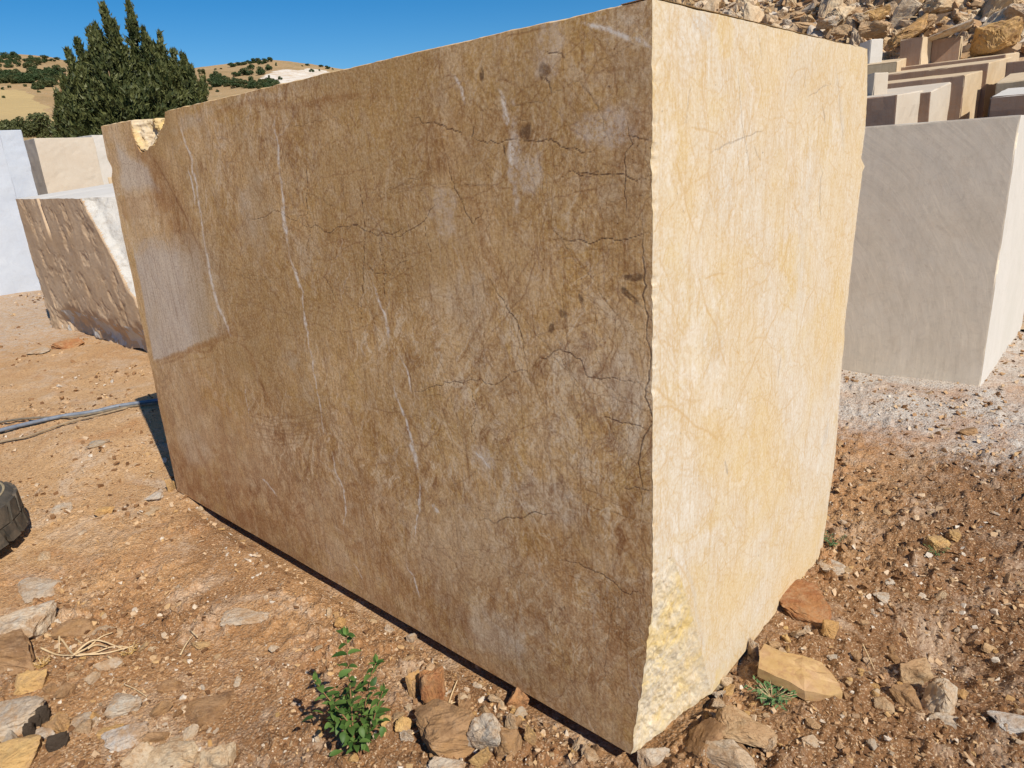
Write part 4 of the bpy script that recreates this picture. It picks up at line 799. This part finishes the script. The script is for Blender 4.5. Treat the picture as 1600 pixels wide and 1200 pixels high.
# ------------------------------------------------------------------ tyre
def tyre():
    c=Vector((-3.09,-.995,0)); c.z=float(gz(c.x,c.y))+.01; root=empty('tyre',c); root.rotation_euler=(math.radians(3),math.radians(-3),0)
    tag(root,'worn black tyre lying flat on the dirt at the left edge','tyre')
    prof=[(.205,.06),(.20,.10),(.205,.15),(.222,.172),(.235,.180),(.245,.176),(.262,.186),(.29,.198),(.32,.203),(.335,.200),(.341,.204),(.348,.199),(.358,.192),(.372,.178),(.380,.150),(.383,.11),(.380,.07),(.372,.04),(.355,.02),(.32,.008),(.26,.01),(.215,.03)]
    n=160; V=[];F=[]
    for i in range(n):
        a=2*math.pi*i/n
        for (r_,z_) in prof: V.append((r_*math.cos(a),r_*math.sin(a),z_))
    m=len(prof)
    for i in range(n):
        for j in range(m): F.append((i*m+j,i*m+(j+1)%m,((i+1)%n)*m+(j+1)%m,((i+1)%n)*m+j))
    me=npmesh('carcass',V,F,[plain('dusty_rubber',(.045,.042,.038),(.10,.088,.070),14,.75,.35,.3)],smooth=True); link('carcass',me,root)
    V=[];F=[]
    def box(a,da,r0,r1,z0,z1,sk):
        b=len(V)
        for (aa,rr,zz,s_) in [(-da,r0,z0,0),(da,r0,z0,0),(da,r1,z0,0),(-da,r1,z0,0),(-da,r0,z1,sk),(da,r0,z1,sk),(da,r1,z1,sk),(-da,r1,z1,sk)]:
            t=a+aa+s_; V.append((rr*math.cos(t),rr*math.sin(t),zz))
        for f in ((0,3,2,1),(4,5,6,7),(0,1,5,4),(1,2,6,5),(2,3,7,6),(3,0,4,7)): F.append(tuple(b+q for q in f))
    for i in range(26):
        a=2*math.pi*i/26; box(a,.088,.366,.3875,.100,.178,.06); box(a+.12,.088,.366,.3875,.018,.092,-.06)
    me=npmesh('tread',V,F,[plain('tread_rubber',(.05,.046,.040),(.12,.10,.078),22,.85,.5,.2)]); link('tread',me,root)
    V=[];F=[]                                       # sidewall highlight put in as a pale coloured ring
    for i in range(n):
        a=2*math.pi*i/n
        for (r_,z_) in [(.336,.2035),(.341,.2065),(.346,.2035)]: V.append((r_*math.cos(a),r_*math.sin(a),z_))
    for i in range(n):
        for j in range(2): F.append((i*3+j,i*3+j+1,((i+1)%n)*3+j+1,((i+1)%n)*3+j))
    link('sidewall_ring',npmesh('sidewall_ring',V,F,[plain('highlight_ring',(.42,.34,.20),(.22,.18,.12),30,.8)],smooth=True),root)
tyre()
# ------------------------------------------------------------------ hose and cables
def cable(name,pts,r_,mat,label,cat,lift=.01):
    P=[]
    for p in smoothpath([G(*p) for p in pts],10):
        z=float(gz(p.x,p.y)); P.append(Vector((p.x,p.y,z+r_*.7+lift+.006*math.sin(p.x*9))))
    t=Tubes(); t.tube(P,r_*.78,8); o=link(name,t.mesh(name,mat)); return tag(o,label,cat)
cable('hose',[(-60,693),(0,679),(60,663),(110,652),(150,646),(190,637),(260,629),(330,625)],.017,plain('blue_grey_plastic',(.12,.145,.19),(.20,.225,.27),30,.5,.1,.4),'blue grey plastic hose running over the dirt towards the main block','hose')
cable('cable',[(-60,672),(0,664),(60,657),(110,654),(150,648),(190,640),(260,633),(330,630)],.010,plain('dusty_black_cable',(.13,.11,.085),(.22,.18,.13),30,.8),'thin dark cable running just above the blue grey hose','cable')
cable('cable',[(-60,710),(0,694),(45,684),(90,668),(130,657),(160,650),(200,640)],.009,plain('tan_line',(.20,.15,.10),(.33,.25,.16),30,.8),'thin tan line lying below the blue grey hose','cable')  # tan line along the dirt, built as a thin tube
# ------------------------------------------------------------------ plants
M_leaf=leaf_mat('weed_leaf',(.025,.065,.012),(.10,.17,.04),attr=True); M_stem=plain('weed_stem',(.24,.12,.06),(.32,.18,.09),40,.7)
def leaves(specs,mat,name,parent):
    V=[];F=[];T_=[]
    for (p,d,up,ln,wd,tone) in specs:
        d=d.normalized(); s=d.cross(up).normalized(); u=s.cross(d).normalized(); b=len(V); n=5
        for i in range(n+1):
            t=i/n; wv=wd*math.sin(math.pi*min(1,t*.86+.14))**.8*(1 if i<n else 0)*(.95 if i else .15); q=p+d*(ln*t)-u*(ln*.42*t*t)
            for k in (-1,0,1): V.append(q+s*(k*wv)+u*(abs(k)*wv*.35)); T_.append((tone,tone,tone))
        for i in range(n):
            for k in (0,1): a=b+i*3+k; F.append((a,a+1,a+4,a+3))
    return link(name,npmesh(name,[tuple(v) for v in V],F,[mat],{'tone':np.array(T_)},smooth=True),parent)
def weed():
    base=G(563,1186); root=empty('weed',base); root.name='weed'; tag(root,'small green leafy weed growing from the dirt in front of the long face','plant')
    t=Tubes(); sp=[]; r=random.Random(4)
    def up(px,py,dz=0): return facing(px,py,base+FH*dz)-base
    stems=[[(563,1186),(553,1150),(549,1100),(545,1050),(541,1000),(541,992)],[(563,1186),(566,1140),(571,1100),(578,1060),(588,1035)],[(555,1160),(545,1130),(525,1105),(508,1085),(492,1062)],[(560,1170),(578,1140),(588,1110),(598,1080)],[(557,1160),(540,1140),(530,1120),(520,1112)],[(562,1180),(556,1165),(570,1150),(574,1145)]]
    for k,st in enumerate(stems):
        dz=[0,.03,-.02,-.04,.04,-.03][k]; P=smoothpath([up(*p,dz*i/len(st)) for i,p in enumerate(st)],6); t.tube(P,[.0026*(1-.6*i/len(P)) for i in range(len(P))],5)
        n=len(P); step=2
        for i in range(3 if k else 5,n,step):
            p=P[i]; tan=(P[min(i+1,n-1)]-P[i-1]).normalized(); ang=r.random()*6.28
            for sgn in (0,math.pi):
                if r.random()<.06: continue
                a=ang+sgn; out=Vector((math.cos(a),math.sin(a),.35+.3*r.random())); ln=(.024+.016*r.random())*(.75 if i>n-4 else 1)
                sp.append((p,out,Vector((0,0,1)),ln,ln*.27,r.random()))
            ang+=1.3
        for q in range(2): a=r.random()*6.28; sp.append((P[-1],Vector((math.cos(a)*.5,math.sin(a)*.5,.8)),Vector((math.cos(a),math.sin(a),.2)),.024,.006,1))
    for q in range(60):                  # bushy middle
        P=up(552+r.gauss(0,23),1112+r.gauss(0,30),r.gauss(0,.045)); a=r.random()*6.28; sp.append((P,Vector((math.cos(a),math.sin(a),r.gauss(.1,.5))),Vector((r.gauss(0,.3),r.gauss(0,.3),1)),.024+.014*r.random(),.0085,r.random()))
    link('stem',t.mesh('stem',M_stem),root); leaves(sp,M_leaf,'foliage',root)
weed()
def tuft(px,py,n,ln,mat,label,name='weed',spread=1.,cat='plant',lift=.3):
    base=G(px,py); base.z=float(gzd(np.array([base.x]),np.array([base.y]))[0]); root=empty(name,base); tag(root,label,cat); r=random.Random(px); sp=[]; t=Tubes()
    for k in range(n):
        a=r.random()*6.28; d=Vector((math.cos(a)*spread,math.sin(a)*spread,lift+.9*r.random())).normalized(); L_=ln*(.5+.7*r.random()); t.tube([(0,0,0),d*L_*.6,d*L_],[.0012,.001,.0005],4)
        for q in range(5):
            f=.25+.16*q; p=d*L_*f; b=a+r.choice((-1,1))*(.6+.5*r.random()); sp.append((p,Vector((math.cos(b),math.sin(b),.4)),Vector((0,0,1)),ln*.26,ln*.045,r.random()))
    link('stem',t.mesh('stem',mat[1]),root); leaves(sp,mat[0],'foliage',root)
M_leaf2=leaf_mat('feathery_leaf',(.05,.12,.045),(.12,.20,.08),attr=True); M_dry=leaf_mat('dry_leaf',(.42,.25,.08),(.60,.40,.15),attr=True); M_dryst=plain('dry_stalk',(.50,.36,.20),(.62,.48,.30),60,.8)
tuft(1206,1092,22,.075,(M_leaf2,M_dryst),'small feathery green weed in front of the ochre slab')
tuft(1300,852,10,.06,(M_leaf2,M_stem),'tiny dark green weed at the far lower corner of the sunlit face')
tuft(1463,862,9,.05,(M_leaf2,M_stem),'tiny dark weed among ochre stones on the dark soil at right')
tuft(66,1040,34,.035,(M_dry,M_dryst),'dried golden thistle head beside the broad tan rock at left',name='dry_thistle',lift=.5)
tuft(203,1020,16,.04,(M_dry,M_dryst),'dried yellow tuft at the tip of the dry twigs',name='dry_grass_tuft',lift=.5)
def twigs(lines,label,rad=.0035,name='dry_twig'):
    t=Tubes(); r=random.Random(3)
    for ln in lines:
        P=[]
        for i,(px,py) in enumerate(ln):
            g=G(px,py); z=float(gzd(np.array([g.x]),np.array([g.y]))[0]); P.append(Vector((g.x,g.y,z+.006+.014*r.random())))
        P=smoothpath(P,5); t.tube(P,[rad*(1.1-.6*i/len(P)) for i in range(len(P))],5)
    tag(link(name,t.mesh(name,M_dryst)),label,'twig')
twigs([[(68,995),(95,1002),(110,1020),(122,1032),(150,1024),(175,1016),(200,1012)],[(118,1034),(140,1018),(160,1006),(178,994)],[(112,1032),(150,1012),(195,1018)],[(65,1018),(90,1026),(118,1034)],[(125,1030),(165,1024),(210,1014)],[(95,1000),(93,1022)],[(170,1030),(185,1038)],[(118,1000),(130,1012)],[(140,1022),(152,1014),(170,1020)]],'bundle of thin dry twigs on the dirt at left',.0038)
twigs([[(282,1024),(292,1008),(303,992)],[(300,990),(310,1000)]],'single short dry twig right of the twig bundle',.003)
twigs([[(195,1072),(212,1080),(230,1091)]],'single thin dry stalk above the blue grey flat stone',.002)
twigs([[(618,1136),(650,1128),(680,1115),(705,1100),(720,1098)],[(700,1100),(706,1082),(715,1066)],[(640,1150),(662,1140)],[(664,1150),(668,1128)]],'dry twig curving below the tall orange stone',.0028)
twigs([[(1347,1012),(1356,1030),(1366,1048)]],'short straight dry twig above the hollow at right',.002)
twigs([[(1412,984),(1420,1000),(1424,1012)]],'short dry twig standing out of the soil right of the hollow',.002)
# ------------------------------------------------------------------ hills
HA=[ -180,-170,-150,100,110,120,135,142.5,145.2,147.4,148.7,150.4,152.6,154.3,157.8,161.2,162.2,163.9,164.9,172,180]
HT=[.138,.12,.05,.03,.03,.05,.10,.1224,.1309,.138,.140,.1377,.134,.1308,.1340,.1387,.1432,.1466,.1456,.150,.138]
def hill_z(x,y):
    dx=x-CAM[0]; dy=y-CAM[1]; r=np.hypot(dx,dy); a=np.degrees(np.arctan2(dy,dx)); T_=np.interp(a,HA,HT); Rr=430+40*np.sin(np.radians(a)*5)
    zr=T_*Rr+1.53; t=(r-55)/(Rr-55); f=np.where(t<1,np.clip(t,0,1)**1.12,1-.35*np.clip(t-1,0,2)**1.3); bump_=2.6*(fbm(x,y,.02,4,7)-.5)*ss(.05,.3,t)+.0
    return zr*f+bump_*ss(1.25,.9,np.abs(t))-.35*(t<.001)+.35*fbm(x,y,.2,2,9)*ss(.02,.1,t)-.3
def hill_hit(px,py):
    d=ray(px,py); last=None
    for t in np.concatenate([np.arange(60,200,1.),np.arange(200,620,1.5)]):
        p=CAM+d/np.hypot(d[0],d[1])*t
        if p[2]<float(hill_z(p[0],p[1])): return p
    return None
def build_hills():
    az=np.radians(np.concatenate([np.linspace(-180,130,120),np.linspace(130,171,420)[1:],np.linspace(171,180,12)[1:]])); R=np.concatenate([np.linspace(52,150,90),np.linspace(151,520,230),np.linspace(530,1100,20)])
    rr,aa=np.meshgrid(R,az,indexing='ij'); x=CAM[0]+rr*np.cos(aa); y=CAM[1]+rr*np.sin(aa); z=hill_z(x,y); z[0]-=1
    col=np.zeros(x.shape+(3,)); 
    def poly(pts,ch,k=1):
        h=[hill_hit(*p) for p in pts]; h=[p for p in h if p is not None]; P=[(p[0],p[1]) for p in h]
        if len(P)>2: xx=x+10*(fbm(x,y,.05,3,4)-.5); yy=y+10*(fbm(x,y,.05,3,6)-.5); col[...,ch]=np.maximum(col[...,ch],k*pt_in_poly(xx,yy,P))
    poly([(-60,141),(30,140),(44,145),(52,162),(64,172),(76,180),(90,200),(-60,200)],0,1)   # stubble field
    poly([(412,120),(425,112),(450,110),(490,108),(520,112),(515,125),(440,138),(425,135)],1,1)      # quarried white scar
    poly([(88,118),(96,116),(102,150),(96,152)],2,.8)
    F=gridfaces(len(az),len(R))[:,::-1]
    n=N('hill_soil',.95,.1); r,g,b,a,_=n.attr('cover'); f=n.noise(.02,6,.65,.4); f2=n.noise(.15,6,.75,.5); f3=n.noise(.6,4,.7)
    c=n.mix(n.ramp(f,[(.35,0),(.65,1)]),(.31,.205,.10),(.37,.255,.135)); c=n.mix(n.ramp(f2,[(.50,0),(.66,.65)]),c,(.20,.165,.08)); c=n.mix(n.ramp(f3,[(.56,0),(.68,.5)]),c,(.50,.42,.32))
    wv=n.t.nodes.new('ShaderNodeTexWave'); n.l(n.map((1,1,1),(0,0,.9)),wv.inputs[0]); wv.inputs['Scale'].default_value=.12; wv.inputs['Distortion'].default_value=1.
    st=n.mix(n.math('MULTIPLY',wv.outputs['Fac'],.3),(.43,.32,.155),(.38,.28,.135)); c=n.mix(r,c,st)
    c=n.mix(g,c,n.mix(n.ramp(f2,[(.4,0),(.6,1)]),(.50,.40,.29),(.66,.62,.56))); c=n.mix(b,c,(.44,.22,.11))
    me=npmesh('hills',np.stack([x,y,z],-1).reshape(-1,3),F,[n.out(c,n.bump(f3,.5,.6))],{'cover':col.reshape(-1,3)},smooth=True); tag(link('hills',me),'dry grassy hills with a white quarry scar',kind='structure')
build_hills()
# ------------------------------------------------------------------ foliage
M_fol=[leaf_mat('shrub_leaf',(.022,.042,.016),(.055,.085,.03),attr=True),leaf_mat('olive_leaf',(.05,.065,.022),(.095,.105,.04),attr=True)]
def crown_mesh(name,n,seed,mat,clumps=9,leaf=.06,flat=.8):
    r=np.random.default_rng(seed); C_=r.normal(size=(clumps,3)); C_/=np.linalg.norm(C_,axis=1)[:,None]; C_*=(.25+.18*r.random((clumps,1))); C_[:,2]*=flat; C_[:,2]+=.45; k=r.integers(clumps,size=n); d=r.normal(size=(n,3)); d/=np.linalg.norm(d,axis=1)[:,None]
    P=C_[k]+d*(.12+.14*r.random((n,1))**.5)*np.array([1,1,.85]); P[:,2]=np.abs(P[:,2]); a=r.normal(size=(n,3)); b=r.normal(size=(n,3)); a/=np.linalg.norm(a,axis=1)[:,None]; b/=np.linalg.norm(b,axis=1)[:,None]; s=leaf*(.6+.8*r.random((n,1)))
    V=np.stack([P+a*s,P-a*s*.6+b*s*.7,P-a*s*.6-b*s*.7],1).reshape(-1,3); T_=np.repeat(np.clip(.25+.5*r.random(n)+.3*r.random(clumps)[k],0,1),3)
    return npmesh(name,V,np.arange(3*n).reshape(-1,3),[mat],{'tone':np.stack([T_]*3,-1)})
CR=[crown_mesh('tree_crown',1500,s,M_fol[s%3==2],7+s%4,.062) for s in range(6)]
def hill_tree(px,py,wpx,hpx,label,group,name='tree'):
    p=hill_hit(px,py)
    if p is None: return
    dist=np.linalg.norm(p-CAM); w_=wpx*dist/FPX; h_=hpx*dist/FPX; o=link(name,random.choice(CR),loc=tuple(p-np.array([0,0,.1*h_])),rot=(0,0,random.random()*6.28),scale=(w_,w_,h_*1.05)); tag(o,label,'tree',group)
gl='trees and shrubs dotted over the far hills'; lb='dark green tree or shrub on the dry far hillside'
for (px,py,w_,h_) in [(316,115,9,8),(338,123,13,12),(363,104,11,7),(374,118,7,8),(386,117,15,12),(392,108,9,9),(408,116,13,12),(407,100,8,6),(420,109,9,9),(414,98,9,7),(422,96,7,8),(432,102,3,5),(421,124,4,7),(438,124,5,6),(487,112,6,6),(481,102,6,4),(502,104,6,4),(511,107,8,5),(520,108,3,3),(499,110,3,3),(346,107,4,2),(337,108,4,2),(345,120,6,6),(369,119,9,8),(472,103,3,2),(329,140,5,6),(340,143,5,4),(372,102,8,6),(380,101,9,6),(388,99,9,6),(396,98,9,7),(403,97,9,7),
    (70,92,9,6),(82,95,7,4),(50,96,8,9),(90,93,8,4),(96,92,8,4),(106,94,9,6),(6,91,9,8),(14,90,10,9),(22,90,10,8),(28,97,7,7),(40,103,4,4),(56,110,8,7),(104,98,5,5)]:
    hill_tree(px,py+1,w_,h_,lb,gl)
rt=random.Random(8)
for k in range(58):   # right dark band
    t=rt.random(); px=330+t*108; py=126+7*t*rt.random()+ (rt.random()-.3)*10+4; hill_tree(px,py,7+7*rt.random(),6+5*rt.random(),lb,gl)
for k in range(60):   # left bands of scrub
    px=-12+rt.random()*105; py=112+(rt.random())*12+(8 if px<48 else 0)*rt.random(); hill_tree(px,py+2,8+7*rt.random(),6+6*rt.random(),lb,gl)
for k in range(26): px=-12+rt.random()*62; hill_tree(px,127+rt.random()*5-.05*px,9+6*rt.random(),8+4*rt.random(),lb,gl)
for k in range(14): px=50+rt.random()*34; hill_tree(px,140-.28*(px-50)+rt.random()*3,9+5*rt.random(),8+4*rt.random(),lb,gl)
for k in range(22): px=-10+rt.random()*80; hill_tree(px,92+rt.random()*16,5+5*rt.random(),4+5*rt.random(),lb,gl)
for (px,py) in [(5,141),(15,138),(61,145),(6,154),(40,136)]: hill_tree(px,py,4,4,'lone brownish bush on the stubble field below the far hill','lone bushes on the stubble field',name='bush')
for (px,py,w_,h_,l) in [(2,208,26,24,'round dark bush at the left edge behind the marble blocks'),(22,208,20,14,'low green bush, second from the left edge behind the marble blocks'),(40,206,24,19,'rounded dark green bush in the middle of the bush row behind the marble'),(62,207,30,25,'largest rounded dark bush, right end of the bush row behind the marble'),(78,212,16,12,'small bush at the foot of the juniper')]:
    d=ray(px,py); p=CAM+d/np.hypot(d[0],d[1])*50; s=50/FPX*1.12; me=crown_mesh('bush',2600,px+3,M_fol[1],10,.05); base=p.copy(); base[2]-=.3*h_*s
    o=link('bush',me,loc=tuple(base),scale=(w_*s*1.1,w_*s*1.1,h_*s*1.25)); tag(o,l,'bush','bushes behind the blocks at left')
# ------------------------------------------------------------------ juniper
def juniper():
    d=ray(200,250); d=d/np.hypot(d[0],d[1]); base=Vector(CAM+d*30); base.z=-.1; root=empty('juniper_tree',base); tag(root,'tall dark green juniper with several pointed tops behind the blocks at left','tree')
    r=np.random.default_rng(12); rc=Vector((d[1],-d[0],0)); n_=Vector((d[0],d[1],0))
    def at(px,py,dz=0): 
        q=Vector(ray(px,py)); c=Vector(CAM); b=base+n_*dz; t=(b-c).dot(n_)/q.dot(n_); return c+q*t-base
    spires=[(162,12,20,0),(202,12,19,.3),(183,62,40,.2),(240,72,34,.2),(268,98,34,-.2),(140,80,34,.2),(113,118,30,.2),(90,182,18,0),(178,40,22,-.6),(150,45,26,.8),(226,52,24,-.3),(141,50,18,-.5),(250,58,22,.5),(122,68,20,.2),(236,80,26,1.),(272,84,20,-.4),(287,92,16,.3),(108,86,20,-.8),(213,90,30,1.2),(300,112,18,0),(98,120,18,.3),(165,90,34,-1.4),(190,110,36,1.5),(130,110,28,-1.2),(255,110,28,-1.2),(90,150,16,0),(318,126,14,.4),(225,120,34,-1.6),(120,140,40,.5),(260,135,44,.6),(200,140,50,-2.),(92,165,22,.2),(312,142,18,.5),(170,150,44,-1.),(285,125,20,1.),(150,140,34,1.6),(105,150,24,-1.3),(306,135,14,-.6)]
    t=Tubes(); P=[];A=[];T_=[]
    for (px,py,wp,dz) in spires:
        top=at(px,py,dz); foot=Vector((top.x*.75,top.y*.75,.2)); h=top.z-.4; pxm=30/FPX*1.1; R0=wp*pxm*1.5
        t.tube([Vector((foot.x*.25,foot.y*.25,0)),foot.lerp(top,.35),foot.lerp(top,.95)],[.09,.05,.012],5)
        nb=int(30+h*20)
        for k in range(nb):
            f=r.random()**.75; z=f*h; ax=foot.lerp(top,f); rad=R0*(1-f)**1.0*1.45*(.3+1.0*r.random()**1.3)+.03; a=r.random()*6.28; tip=ax+Vector((math.cos(a)*rad,math.sin(a)*rad,.18+.25*rad)); st=ax-Vector((0,0,.1)); tone=.15+.7*r.random()
            m=int(30+46*rad)
            for q in range(m):
                g=r.random()**.6; c=st.lerp(tip,g)+Vector(r.normal(size=3)*(.035+.10*rad*(1-g*.4))); P.append(c); A.append((tip-st).normalized()+Vector(r.normal(size=3)*.5)+Vector((0,0,.5))); T_.append(min(1,max(0,tone+.25*r.normal())))
    P=np.array([p[:] for p in P]); A=np.array([a[:] for a in A]); A/=np.linalg.norm(A,axis=1)[:,None]; B=np.cross(A,r.normal(size=A.shape)); B/=np.linalg.norm(B,axis=1)[:,None]; n=len(P); s=(.055+.05*r.random((n,1)))
    V=np.stack([P+A*s*1.5,P-A*s*.5+B*s*.42,P-A*s*.5-B*s*.42],1).reshape(-1,3); T_=np.repeat(np.array(T_),3)
    me=npmesh('crown',V,np.arange(3*n).reshape(-1,3),[leaf_mat('juniper_leaf',(.022,.036,.012),(.105,.115,.038),attr=True)],{'tone':np.stack([T_]*3,-1)}); link('crown',me,root); link('trunk',t.mesh('trunk',plain('bark',(.16,.10,.06),(.26,.18,.11),30,.9)),root); print('juniper tris',n)
juniper()
print('objects',len(bpy.data.objects),'verts',sum(len(m.vertices) for m in bpy.data.meshes))
